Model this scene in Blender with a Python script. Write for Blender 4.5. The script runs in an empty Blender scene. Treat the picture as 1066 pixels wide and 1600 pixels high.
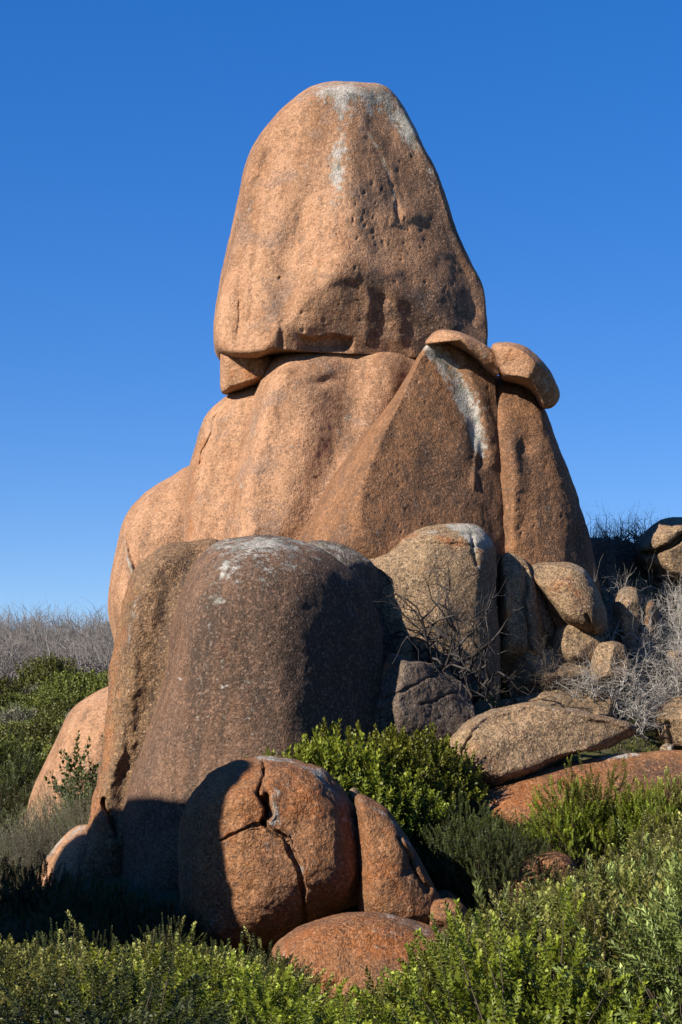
import bpy, math, random
import numpy as np

# ------------------------------------------------------------------ camera, sky, sun
SC = bpy.context.scene
COL = SC.collection
F = 2986.0                                   # focal length in photo pixels (1066 x 1600)
PITCH = math.atan(350.0 / F)
EYE = np.array([0.0, 0.0, 3.5])
SUN_AZ, SUN_EL = math.radians(52), math.radians(31)      # left of the line behind the camera, height
SUN = np.array([-math.sin(SUN_AZ) * math.cos(SUN_EL), -math.cos(SUN_AZ) * math.cos(SUN_EL), math.sin(SUN_EL)])

cam = bpy.data.cameras.new('camera')
cam.sensor_fit = 'VERTICAL'; cam.sensor_height = 36.0; cam.lens = F / 1600 * 36
cam.clip_start = 0.1; cam.clip_end = 5000
camo = bpy.data.objects.new('camera', cam); COL.objects.link(camo)
camo.location = EYE; camo.rotation_euler = (math.pi / 2 + PITCH, 0, 0)
SC.camera = camo

world = bpy.data.worlds.new('World'); SC.world = world; world.use_nodes = True
wn, wl = world.node_tree.nodes, world.node_tree.links
wn.clear()
sky = wn.new('ShaderNodeTexSky'); sky.sky_type = 'NISHITA'; sky.sun_disc = False
sky.sun_elevation = SUN_EL
sky.sun_rotation = math.atan2(SUN[0], SUN[1])
sky.altitude = 3000; sky.air_density = 1.0; sky.dust_density = 0.0; sky.ozone_density = 4.0
gm = wn.new('ShaderNodeGamma'); gm.inputs['Gamma'].default_value = 0.60      # even, camera-like tone curve over the whole sky
hs = wn.new('ShaderNodeHueSaturation'); hs.inputs['Hue'].default_value = 0.519; hs.inputs['Saturation'].default_value = 1.70; hs.inputs['Value'].default_value = 1.12
bg = wn.new('ShaderNodeBackground'); bg.inputs['Strength'].default_value = 0.13
wo = wn.new('ShaderNodeOutputWorld')
wl.new(sky.outputs[0], gm.inputs['Color']); wl.new(gm.outputs[0], hs.inputs['Color']); wl.new(hs.outputs[0], bg.inputs['Color']); wl.new(bg.outputs[0], wo.inputs[0])

sl = bpy.data.lights.new('sun', 'SUN'); sl.energy = 5.0; sl.angle = math.radians(0.5); sl.color = (1.0, 0.93, 0.82)
so = bpy.data.objects.new('sun', sl); COL.objects.link(so)
so.rotation_euler = (math.pi / 2 - SUN_EL, 0, math.atan2(SUN[0], -SUN[1]))
SC.view_settings.view_transform = 'Standard'; SC.view_settings.look = 'None'
SC.view_settings.exposure = 0.98; SC.view_settings.gamma = 1.0; SC.view_settings.use_curve_mapping = False
SC.cycles.max_bounces = 5; SC.cycles.diffuse_bounces = 2; SC.cycles.transparent_max_bounces = 4

# ------------------------------------------------------------------ helpers
ca, sa = math.cos(PITCH), math.sin(PITCH)

def P(x, y, Y):
    """photo pixel + distance along +Y -> world point(s)"""
    x = np.asarray(x, float); y = np.asarray(y, float); Y = np.asarray(Y, float)
    dx = x - 533.0; up = 800.0 - y
    dy = F * ca - up * sa; dz = F * sa + up * ca
    t = Y / dy
    return np.stack(np.broadcast_arrays(dx * t, Y + 0 * t, EYE[2] + dz * t), -1)

def proj(p):
    p = np.asarray(p, float) - EYE
    f = p[..., 1] * ca + p[..., 2] * sa
    u = -p[..., 1] * sa + p[..., 2] * ca
    return 533 + F * p[..., 0] / f, 800 - F * u / f

_h = np.random.RandomState(7).permutation(256)
_h = np.concatenate([_h, _h, _h])
_g = np.random.RandomState(8).normal(size=(256, 3)); _g /= np.linalg.norm(_g, axis=1)[:, None]

def noise3(p):
    p = np.asarray(p, float); i = np.floor(p).astype(int); f = p - i; i &= 255
    w = f * f * f * (f * (f * 6 - 15) + 10)
    out = 0
    for a in (0, 1):
        for b in (0, 1):
            for c in (0, 1):
                k = _h[_h[_h[(i[:, 0] + a) & 255] + ((i[:, 1] + b) & 255)] + ((i[:, 2] + c) & 255)]
                d = ((f - np.array([a, b, c])) * _g[k]).sum(1)
                out = out + d * (w[:, 0] if a else 1 - w[:, 0]) * (w[:, 1] if b else 1 - w[:, 1]) * (w[:, 2] if c else 1 - w[:, 2])
    return out

def unit(v): return v / (np.linalg.norm(v, axis=-1, keepdims=True) + 1e-9)

def tag(o, label=None, cat=None, group=None, kind=None):
    if label: o['label'] = label
    if cat: o['category'] = cat
    if group: o['group'] = group
    if kind: o['kind'] = kind
    return o

def mesh_obj(name, co, faces, mat, parent=None, smooth=True, cols=None, loc=None):
    """co (n,3), faces (m,4) or (m,3) int arrays -> linked object"""
    faces = np.asarray(faces, dtype=np.int32); n = faces.shape[1]
    me = bpy.data.meshes.new(name)
    co = np.asarray(co, dtype=np.float32)
    if loc is not None: co = co - np.asarray(loc, dtype=np.float32)
    me.vertices.add(len(co)); me.vertices.foreach_set('co', co.ravel())
    me.loops.add(faces.size); me.loops.foreach_set('vertex_index', faces.ravel())
    me.polygons.add(len(faces))
    me.polygons.foreach_set('loop_start', np.arange(0, faces.size, n, dtype=np.int32))
    me.polygons.foreach_set('loop_total', np.full(len(faces), n, dtype=np.int32))
    if smooth: me.polygons.foreach_set('use_smooth', np.ones(len(faces), dtype=bool))
    if cols is not None:
        at = me.color_attributes.new('paint', 'FLOAT_COLOR', 'POINT')
        at.data.foreach_set('color', np.asarray(cols, dtype=np.float32).ravel())
    me.update(calc_edges=True); me.validate()
    me.materials.append(mat)
    o = bpy.data.objects.new(name, me); COL.objects.link(o)
    if loc is not None: o.location = loc
    if parent: o.parent = parent
    return o

def empty(name, loc=(0, 0, 0), rz=0, sc=1):
    o = bpy.data.objects.new(name, None); COL.objects.link(o)
    o.location = loc; o.rotation_euler = (0, 0, rz); o.scale = (sc, sc, sc); o.empty_display_size = 0.2
    return o

def copy_tree(o, loc, rz=0, sc=1, tilt=(0, 0)):
    c = o.copy(); COL.objects.link(c)
    c.location = loc; c.rotation_euler = (tilt[0], tilt[1], rz); c.scale = (sc, sc, sc) if np.isscalar(sc) else sc
    for ch in list(o.children):
        d = ch.copy(); COL.objects.link(d); d.parent = c
    return c

# ------------------------------------------------------------------ materials
def new_mat(name):
    m = bpy.data.materials.new(name); m.use_nodes = True
    return m, m.node_tree.nodes, m.node_tree.links, m.node_tree.nodes['Principled BSDF']

class NT:
    def __init__(s, n, l): s.n, s.l = n, l
    def put(s, sock, v):
        if isinstance(v, bpy.types.NodeSocket): s.l.new(v, sock)
        elif isinstance(v, tuple) and len(v) == 3 and sock.type == 'RGBA': sock.default_value = (*v, 1)
        else: sock.default_value = v
    def noise(s, vec, scale, detail=3, rough=0.55, dist=0.0):
        t = s.n.new('ShaderNodeTexNoise'); s.put(t.inputs['Vector'], vec)
        t.inputs['Scale'].default_value = scale; t.inputs['Detail'].default_value = detail
        t.inputs['Roughness'].default_value = rough; t.inputs['Distortion'].default_value = dist
        return t.outputs['Fac']
    def voro(s, vec, scale, out='Distance', feature='F1'):
        t = s.n.new('ShaderNodeTexVoronoi'); t.feature = feature; s.put(t.inputs['Vector'], vec)
        t.inputs['Scale'].default_value = scale
        return t.outputs[out]
    def map(s, vec, scale):
        t = s.n.new('ShaderNodeMapping'); s.put(t.inputs['Vector'], vec); t.inputs['Scale'].default_value = scale
        return t.outputs[0]
    def m(s, op, a, b=0.0, c=None):
        t = s.n.new('ShaderNodeMath'); t.operation = op; s.put(t.inputs[0], a); s.put(t.inputs[1], b)
        if c is not None: s.put(t.inputs[2], c)
        return t.outputs[0]
    def step(s, v, lo, hi, a=0.0, b=1.0):
        t = s.n.new('ShaderNodeMapRange'); t.interpolation_type = 'SMOOTHSTEP'
        s.put(t.inputs[0], v); t.inputs[1].default_value = lo; t.inputs[2].default_value = hi
        t.inputs[3].default_value = a; t.inputs[4].default_value = b
        return t.outputs[0]
    def mix(s, fac, a, b, mode='MIX'):
        t = s.n.new('ShaderNodeMix'); t.data_type = 'RGBA'; t.blend_type = mode
        s.put(t.inputs[0], fac); s.put(t.inputs[6], a); s.put(t.inputs[7], b)
        return t.outputs[2]

def rock_mat(name, base, base2, dark=(0.055, 0.035, 0.026), orange=(0.42, 0.15, 0.04), pale=(0.47, 0.44, 0.385),
             dark_amt=0.0, lichen_amt=0.0, orange_amt=0.0, grain=0.6, bump=0.75, patch=0.4):
    m, n, l, b = new_mat(name); T = NT(n, l)
    tc = n.new('ShaderNodeTexCoord').outputs['Object']
    at = n.new('ShaderNodeAttribute'); at.attribute_name = 'paint'
    sep = n.new('ShaderNodeSeparateColor'); l.new(at.outputs['Color'], sep.inputs[0])
    R, G, B = sep.outputs[0], sep.outputs[1], sep.outputs[2]
    big = T.noise(tc, 0.45, 4, 0.6)
    mid = T.noise(tc, 2.3, 5, 0.65)
    band = T.noise(T.map(tc, (1.1, 1.1, 0.10)), 1.0, 4, 0.6, 0.4)
    streak = T.noise(T.map(tc, (4.2, 4.2, 0.30)), 1.0, 5, 0.65, 0.3)
    fine = T.noise(tc, 11.0, 4, 0.7)
    mott = T.noise(tc, 6.0, 6, 0.72)
    gr = T.noise(tc, 38.0, 2, 0.6)
    cs = n.new('ShaderNodeSeparateColor'); l.new(T.voro(tc, 30.0, 'Color'), cs.inputs[0]); cr = cs.outputs[0]
    c = T.mix(T.step(T.m('ADD', T.m('MULTIPLY', big, 0.6), T.m('MULTIPLY', mid, 0.5)), 0.44, 0.66), base, base2)
    # broad weathering bands and narrow water streaks running down the face
    c = T.mix(T.step(band, 0.49, 0.66, 0.0, 0.58), c, tuple(0.55 * x + 0.01 for x in base2))
    c = T.mix(T.step(band, 0.46, 0.34, 0.0, 0.45), c, tuple(min(1, x * 1.22 + 0.015) for x in base))
    c = T.mix(T.step(streak, 0.50, 0.68, 0.0, 0.40), c, tuple(0.45 * x for x in base2))
    c = T.mix(T.step(streak, 0.44, 0.34, 0.0, 0.35), c, tuple(min(1, x * 1.25 + 0.03) for x in base))
    # pinkish and greyish patches
    pat = T.noise(tc, 1.15, 5, 0.68, 0.5)
    c = T.mix(T.step(pat, 0.54, 0.66, 0.0, patch), c, tuple(0.50 * sum(base2) / 3 + 0.42 * x for x in base2))
    c = T.mix(T.step(pat, 0.45, 0.33, 0.0, patch * 0.8), c, (min(1, base[0] * 1.25), base[1] * 1.08, base[2] * 0.98))
    # blotches
    c = T.mix(T.step(mott, 0.48, 0.33, 0, 0.45), c, tuple(x * 0.45 for x in base2))
    c = T.mix(T.step(mott, 0.54, 0.70, 0, 0.45), c, tuple(min(1, x * 1.35 + 0.01) for x in base))
    # rusty staining
    of = T.step(T.m('ADD', T.m('ADD', B, orange_amt), T.m('MULTIPLY', T.m('SUBTRACT', mid, 0.5), 1.9)), 0.25, 0.85)
    c = T.mix(T.m('MULTIPLY', of, 0.8), c, T.mix(T.step(mott, 0.4, 0.6), orange, tuple(0.62 * x for x in orange)))
    # dark mineral varnish, plus shade painted into the same channel
    df = T.step(T.m('ADD', T.m('ADD', G, dark_amt), T.m('ADD', T.m('MULTIPLY', T.m('SUBTRACT', streak, 0.5), 1.3), T.m('MULTIPLY', T.m('SUBTRACT', mott, 0.5), 1.1))), 0.16, 0.90)
    c = T.mix(T.m('MULTIPLY', df, 0.90), c, dark)
    # crystals: pale felspar, black mica, dark pores
    c = T.mix(T.step(cr, 0.80, 0.88, 0, 0.55 * grain), c, tuple(min(0.8, x * 1.6 + 0.05) for x in base))
    c = T.mix(T.step(cr, 0.20, 0.10, 0, 0.75 * grain), c, (0.03, 0.024, 0.02))
    c = T.mix(T.step(gr, 0.32, 0.68, 0.0, 1.0), T.mix(grain * 0.60, c, (0.03, 0.017, 0.011)), T.mix(grain * 0.16, c, (0.5, 0.36, 0.25)))
    c = T.mix(T.step(fine, 0.37, 0.27, 0, 0.6 * grain), c, (0.02, 0.015, 0.011))
    # lichen crust, patchy and streaky; a painted sunlit crease shares its channel
    lf = T.step(T.m('ADD', T.m('ADD', R, lichen_amt), T.m('ADD', T.m('ADD', T.m('MULTIPLY', T.m('SUBTRACT', mid, 0.5), 0.9), T.m('MULTIPLY', T.m('SUBTRACT', streak, 0.5), 1.2)), T.m('MULTIPLY', T.m('SUBTRACT', fine, 0.5), 1.7))), 0.26, 0.78)
    pc = T.mix(T.step(T.noise(tc, 4.0, 2), 0.4, 0.65), pale, (0.22, 0.235, 0.20))
    pc = T.mix(T.step(gr, 0.35, 0.65, 0.55, 0.0), pc, (0.07, 0.065, 0.06))
    c = T.mix(T.m('MULTIPLY', lf, 0.82), c, pc)
    l.new(c, b.inputs['Base Color'])
    b.inputs['Roughness'].default_value = 0.86; b.inputs['Specular IOR Level'].default_value = 0.2
    hgt = T.m('ADD', T.m('MULTIPLY', fine, 0.9), T.m('ADD', T.m('MULTIPLY', gr, 0.6), T.m('ADD', T.m('MULTIPLY', mid, 0.8), T.m('MULTIPLY', mott, 0.7))))
    hgt = T.m('ADD', hgt, T.m('MULTIPLY', cr, 0.22))
    bp = n.new('ShaderNodeBump'); bp.inputs['Strength'].default_value = bump; bp.inputs['Distance'].default_value = 0.05
    l.new(hgt, bp.inputs['Height']); l.new(bp.outputs[0], b.inputs['Normal'])
    return m

M = {}
M['pink'] = rock_mat('pink_granite', (0.385, 0.208, 0.112), (0.265, 0.128, 0.060), grain=0.45, patch=0.55)
M['brown'] = rock_mat('brown_granite', (0.235, 0.105, 0.041), (0.14, 0.060, 0.024), dark=(0.035, 0.022, 0.016), dark_amt=0.16, orange_amt=0.05, lichen_amt=-0.05)
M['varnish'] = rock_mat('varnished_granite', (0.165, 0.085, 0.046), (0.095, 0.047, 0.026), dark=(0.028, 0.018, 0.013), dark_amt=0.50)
M['rust'] = rock_mat('rusty_granite', (0.25, 0.108, 0.038), (0.15, 0.055, 0.017), orange=(0.33, 0.095, 0.012), dark=(0.035, 0.022, 0.016), orange_amt=0.34, dark_amt=0.03, grain=0.65, bump=0.9)
M['tan'] = rock_mat('tan_granite', (0.31, 0.205, 0.110), (0.20, 0.120, 0.060), dark=(0.04, 0.028, 0.02), dark_amt=0.06, orange_amt=0.08, lichen_amt=-0.05, grain=0.8, bump=1.0)
M['ochre'] = rock_mat('ochre_granite', (0.235, 0.13, 0.056), (0.14, 0.072, 0.032), dark=(0.035, 0.022, 0.016), dark_amt=0.14, orange_amt=0.08, lichen_amt=-0.1, grain=0.8, bump=1.0)
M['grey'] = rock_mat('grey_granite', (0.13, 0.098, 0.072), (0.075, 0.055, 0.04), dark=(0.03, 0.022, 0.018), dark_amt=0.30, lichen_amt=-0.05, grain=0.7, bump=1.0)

def leaf_mat(name, c0, c1, tip, trans=0.25):
    m, n, l, b = new_mat(name); T = NT(n, l)
    at = n.new('ShaderNodeAttribute'); at.attribute_name = 'paint'
    sep = n.new('ShaderNodeSeparateColor'); l.new(at.outputs['Color'], sep.inputs[0])
    oi = n.new('ShaderNodeObjectInfo')
    c = T.mix(sep.outputs[1], c0, c1)
    c = T.mix(sep.outputs[0], c, tip)
    hv = n.new('ShaderNodeHueSaturation'); l.new(c, hv.inputs['Color'])
    l.new(T.step(oi.outputs['Random'], 0, 1, 0.485, 0.515), hv.inputs['Hue'])
    l.new(T.step(oi.outputs['Random'], 0, 1, 0.55, 1.2), hv.inputs['Value'])
    l.new(hv.outputs[0], b.inputs['Base Color'])
    b.inputs['Roughness'].default_value = 0.55; b.inputs['Specular IOR Level'].default_value = 0.35
    tr = n.new('ShaderNodeBsdfTranslucent'); l.new(hv.outputs[0], tr.inputs['Color'])
    mx = n.new('ShaderNodeMixShader'); mx.inputs[0].default_value = trans
    out = n['Material Output']
    l.new(b.outputs[0], mx.inputs[1]); l.new(tr.outputs[0], mx.inputs[2]); l.new(mx.outputs[0], out.inputs['Surface'])
    return m

def wood_mat(name, c0, c1):
    m, n, l, b = new_mat(name); T = NT(n, l)
    tc = n.new('ShaderNodeTexCoord').outputs['Object']
    l.new(T.mix(T.step(T.noise(tc, 5, 3), 0.35, 0.65), c0, c1), b.inputs['Base Color'])
    b.inputs['Roughness'].default_value = 0.85; b.inputs['Specular IOR Level'].default_value = 0.2
    return m

M['leaf_olive'] = leaf_mat('olive_leaf', (0.056, 0.060, 0.006), (0.150, 0.148, 0.014), (0.56, 0.54, 0.15))
M['leaf_blue'] = leaf_mat('sage_leaf', (0.050, 0.064, 0.011), (0.125, 0.140, 0.026), (0.38, 0.42, 0.12))
M['leaf_bright'] = leaf_mat('bright_leaf', (0.065, 0.078, 0.005), (0.165, 0.18, 0.010), (0.38, 0.40, 0.045))
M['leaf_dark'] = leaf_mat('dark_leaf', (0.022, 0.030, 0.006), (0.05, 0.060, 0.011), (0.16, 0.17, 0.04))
M['leaf_hill'] = leaf_mat('hill_leaf', (0.055, 0.063, 0.008), (0.115, 0.12, 0.016), (0.21, 0.215, 0.04))
M['leaf_grey'] = leaf_mat('grey_twig_leaf', (0.12, 0.105, 0.075), (0.17, 0.15, 0.11), (0.17, 0.22, 0.06))
M['leaf_red'] = leaf_mat('withered_leaf', (0.10, 0.045, 0.03), (0.20, 0.10, 0.06), (0.28, 0.20, 0.10))
M['stem'] = wood_mat('shrub_stem', (0.06, 0.042, 0.03), (0.11, 0.085, 0.06))
M['dead_pale'] = wood_mat('bleached_twig', (0.20, 0.175, 0.15), (0.36, 0.33, 0.295))
M['dead_grey'] = wood_mat('weathered_twig', (0.09, 0.077, 0.068), (0.24, 0.215, 0.195))
M['dead_dark'] = wood_mat('charred_twig', (0.014, 0.011, 0.010), (0.060, 0.052, 0.047))
M['dead_brown'] = wood_mat('dry_brown_twig', (0.11, 0.08, 0.055), (0.20, 0.155, 0.11))

def ground_mat():
    m, n, l, b = new_mat('hillside_soil'); T = NT(n, l)
    tc = n.new('ShaderNodeTexCoord').outputs['Object']
    a = T.noise(tc, 0.9, 5, 0.65); f = T.noise(tc, 9, 4, 0.7); g = T.noise(tc, 45, 2, 0.6)
    c = T.mix(T.step(a, 0.38, 0.6), (0.060, 0.064, 0.020), (0.095, 0.075, 0.048))
    c = T.mix(T.step(f, 0.45, 0.7, 0, 0.8), c, (0.085, 0.098, 0.018))
    c = T.mix(T.step(g, 0.35, 0.7, 0.6, 0), c, (0.045, 0.035, 0.022))
    l.new(c, b.inputs['Base Color']); b.inputs['Roughness'].default_value = 0.95; b.inputs['Specular IOR Level'].default_value = 0.1
    bp = n.new('ShaderNodeBump'); bp.inputs['Strength'].default_value = 0.8; bp.inputs['Distance'].default_value = 0.06
    l.new(T.m('ADD', f, T.m('MULTIPLY', g, 0.5)), bp.inputs['Height']); l.new(bp.outputs[0], b.inputs['Normal'])
    return m
M['ground'] = ground_mat()

# ------------------------------------------------------------------ terrain
# each entry: a photo pixel where the ground (or the foot of the plants) lies, and its distance
GP = [(0, 1750, 7), (533, 1800, 7), (1066, 1740, 7), (-800, 1750, 7), (1900, 1650, 7),
      (0, 1700, 10), (300, 1700, 10), (533, 1730, 10), (800, 1690, 10), (1066, 1640, 10), (1500, 1560, 10), (-500, 1690, 10),
      (0, 1640, 14), (250, 1650, 14), (533, 1690, 14), (750, 1610, 14), (900, 1530, 14), (1066, 1468, 14), (1400, 1430, 14), (-500, 1640, 14),
      (0, 1560, 19), (250, 1570, 19), (533, 1610, 19), (700, 1560, 19), (800, 1510, 18.5), (950, 1425, 18.5), (1066, 1372, 18.5), (1300, 1350, 18.5), (-500, 1560, 19),
      (0, 1470, 24), (150, 1470, 24), (400, 1500, 24), (600, 1490, 23.5), (740, 1450, 23.5), (850, 1420, 24), (950, 1360, 25), (1066, 1330, 24), (1300, 1300, 24), (-400, 1480, 24),
      (640, 1290, 27), (560, 1290, 27), (760, 1275, 27.5), (900, 1300, 27), (1066, 1275, 27), (1300, 1230, 28),
      (10, 1400, 28), (-300, 1420, 30), (120, 1330, 29), (0, 1330, 33),
      (700, 1230, 29), (820, 1212, 29.5), (940, 1185, 30), (1040, 1165, 31), (1200, 1150, 31),
      (1000, 1130, 31.2), (960, 1095, 31.6), (1060, 1070, 32.3), (880, 1090, 31.4), (760, 1100, 31.2), (735, 1085, 29.7), (650, 1130, 30),
      (1000, 1015, 32.9), (960, 970, 33.6), (1066, 940, 34.2), (1000, 885, 35.8), (1066, 875, 36.2), (940, 890, 35.6), (1250, 860, 36.2),
      (800, 1000, 34), (700, 980, 36), (500, 1000, 36), (300, 1050, 36),
      (1000, 870, 42), (533, 900, 48), (1400, 840, 60),
      (0, 1260, 40), (60, 1240, 42), (150, 1220, 42), (-200, 1260, 42), (-600, 1260, 42),
      (0, 1190, 50), (150, 1165, 50), (-300, 1180, 50), (300, 1140, 50),
      (0, 1110, 62), (150, 1090, 62), (-300, 1090, 62), (300, 1060, 62), (0, 1068, 72), (170, 1062, 72), (-300, 1050, 72), (400, 1030, 72),
      (0, 1022, 88), (170, 1020, 88), (-400, 1010, 88), (500, 1000, 88), (533, 980, 70), (1066, 940, 80), (0, 1050, 110), (533, 1040, 110), (1066, 1020, 110),
      (0, 1110, 170), (533, 1110, 170), (1066, 1110, 170)]
_gp = np.array([P(*g) for g in GP])
_K = np.linalg.norm(_gp[:, None, :2] - _gp[None, :, :2], axis=2)
_A = np.zeros((len(GP) + 1, len(GP) + 1)); _A[:-1, :-1] = -_K - 0.0 * np.eye(len(GP)); _A[-1, :-1] = 1; _A[:-1, -1] = 1
_w = np.linalg.solve(_A - np.diag([0.25] * len(GP) + [0]), np.append(_gp[:, 2], 0))

def ground_z(x, y):
    x = np.atleast_1d(np.asarray(x, float)).ravel(); y = np.atleast_1d(np.asarray(y, float)).ravel()
    z = np.full(x.shape, _w[-1])
    for g, w in zip(_gp, _w[:-1]): z = z - w * np.hypot(x - g[0], y - g[1])
    r = np.hypot(x, y - 30); k = np.clip((r - 60) / 130, 0, 1); k = k * k * (3 - 2 * k)
    return z * (1 - k) + 1.0 * k

def build_ground():
    u = np.linspace(-1, 1, 190); xs = 16 * u + 900 * np.sign(u) * np.abs(u) ** 6
    v = np.linspace(0, 1, 260); ys = -20 + 100 * v + 900 * v ** 8
    X, Y = np.meshgrid(xs, ys)
    Z = ground_z(X, Y).reshape(X.shape)
    near = np.exp(-np.hypot(X, Y - 30) / 60)
    q = np.stack([X.ravel() * 0.7, Y.ravel() * 0.7, 0 * X.ravel()], 1)
    Z = Z + ((noise3(q) * 0.12 + noise3(q * 3.1) * 0.05).reshape(X.shape)) * near
    co = np.stack([X.ravel(), Y.ravel(), Z.ravel()], 1)
    nx, ny = len(xs), len(ys); i = np.arange(nx * ny).reshape(ny, nx)
    f = np.stack([i[:-1, :-1].ravel(), i[:-1, 1:].ravel(), i[1:, 1:].ravel(), i[1:, :-1].ravel()], 1)
    o = mesh_obj('ground', co, f, M['ground']); o['kind'] = 'structure'
build_ground()

# ------------------------------------------------------------------ rocks
def catmull(pts, n, sharp=0.0):
    pts = np.array(pts, float); k = len(pts)
    out = []
    for i in range(k):
        p0, p1, p2, p3 = pts[i - 1], pts[i], pts[(i + 1) % k], pts[(i + 2) % k]
        t = np.linspace(0, 1, 24, endpoint=False)[:, None]
        c = 0.5 * ((2 * p1) + (-p0 + p2) * t + (2 * p0 - 5 * p1 + 4 * p2 - p3) * t ** 2 + (-p0 + 3 * p1 - 3 * p2 + p3) * t ** 3)
        out.append(c * (1 - sharp) + (p1 + (p2 - p1) * t) * sharp)
    d = np.concatenate(out); d = np.vstack([d, d[:1]])
    s = np.r_[0, np.cumsum(np.hypot(*np.diff(d, axis=0).T))]
    q = np.linspace(0, s[-1], n, endpoint=False)
    return np.stack([np.interp(q, s, d[:, 0]), np.interp(q, s, d[:, 1])], 1)

def seg_dist(x, y, pts):
    best = np.full(x.shape, 1e9)
    for (ax, ay), (bx, by) in zip(pts[:-1], pts[1:]):
        dx, dy = bx - ax, by - ay
        t = np.clip(((x - ax) * dx + (y - ay) * dy) / (dx * dx + dy * dy + 1e-9), 0, 1)
        best = np.minimum(best, np.hypot(x - ax - t * dx, y - ay - t * dy))
    return best

def inside(x, y, poly):
    r = np.zeros(x.shape, bool); n = len(poly)
    for i in range(n):
        (ax, ay), (bx, by) = poly[i - 1], poly[i]
        c = ((ay > y) != (by > y)) & (x < (bx - ax) * (y - ay) / (by - ay + 1e-9) + ax)
        r ^= c
    return r

def brush(x, y, b):
    """falloff 0..1 of a brush in photo-pixel units on the rock face"""
    k = b[0]
    if k == 'g':   return np.exp(-(seg_dist(x, y, b[1]) / b[2]) ** 2)
    if k == 'c':   return 1 / (1 + (seg_dist(x, y, b[1]) / b[2]) ** 6)
    if k == 'b':   return np.exp(-(((x - b[1]) / b[3]) ** 2 + ((y - b[2]) / b[4]) ** 2))
    if k == 'p':
        d = seg_dist(x, y, list(b[1]) + [b[1][0]]); d = np.where(inside(x, y, b[1]), d, -d)
        t = np.clip(d / b[2] * 0.5 + 0.5, 0, 1); return t * t * (3 - 2 * t)
    raise ValueError(k)

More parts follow.
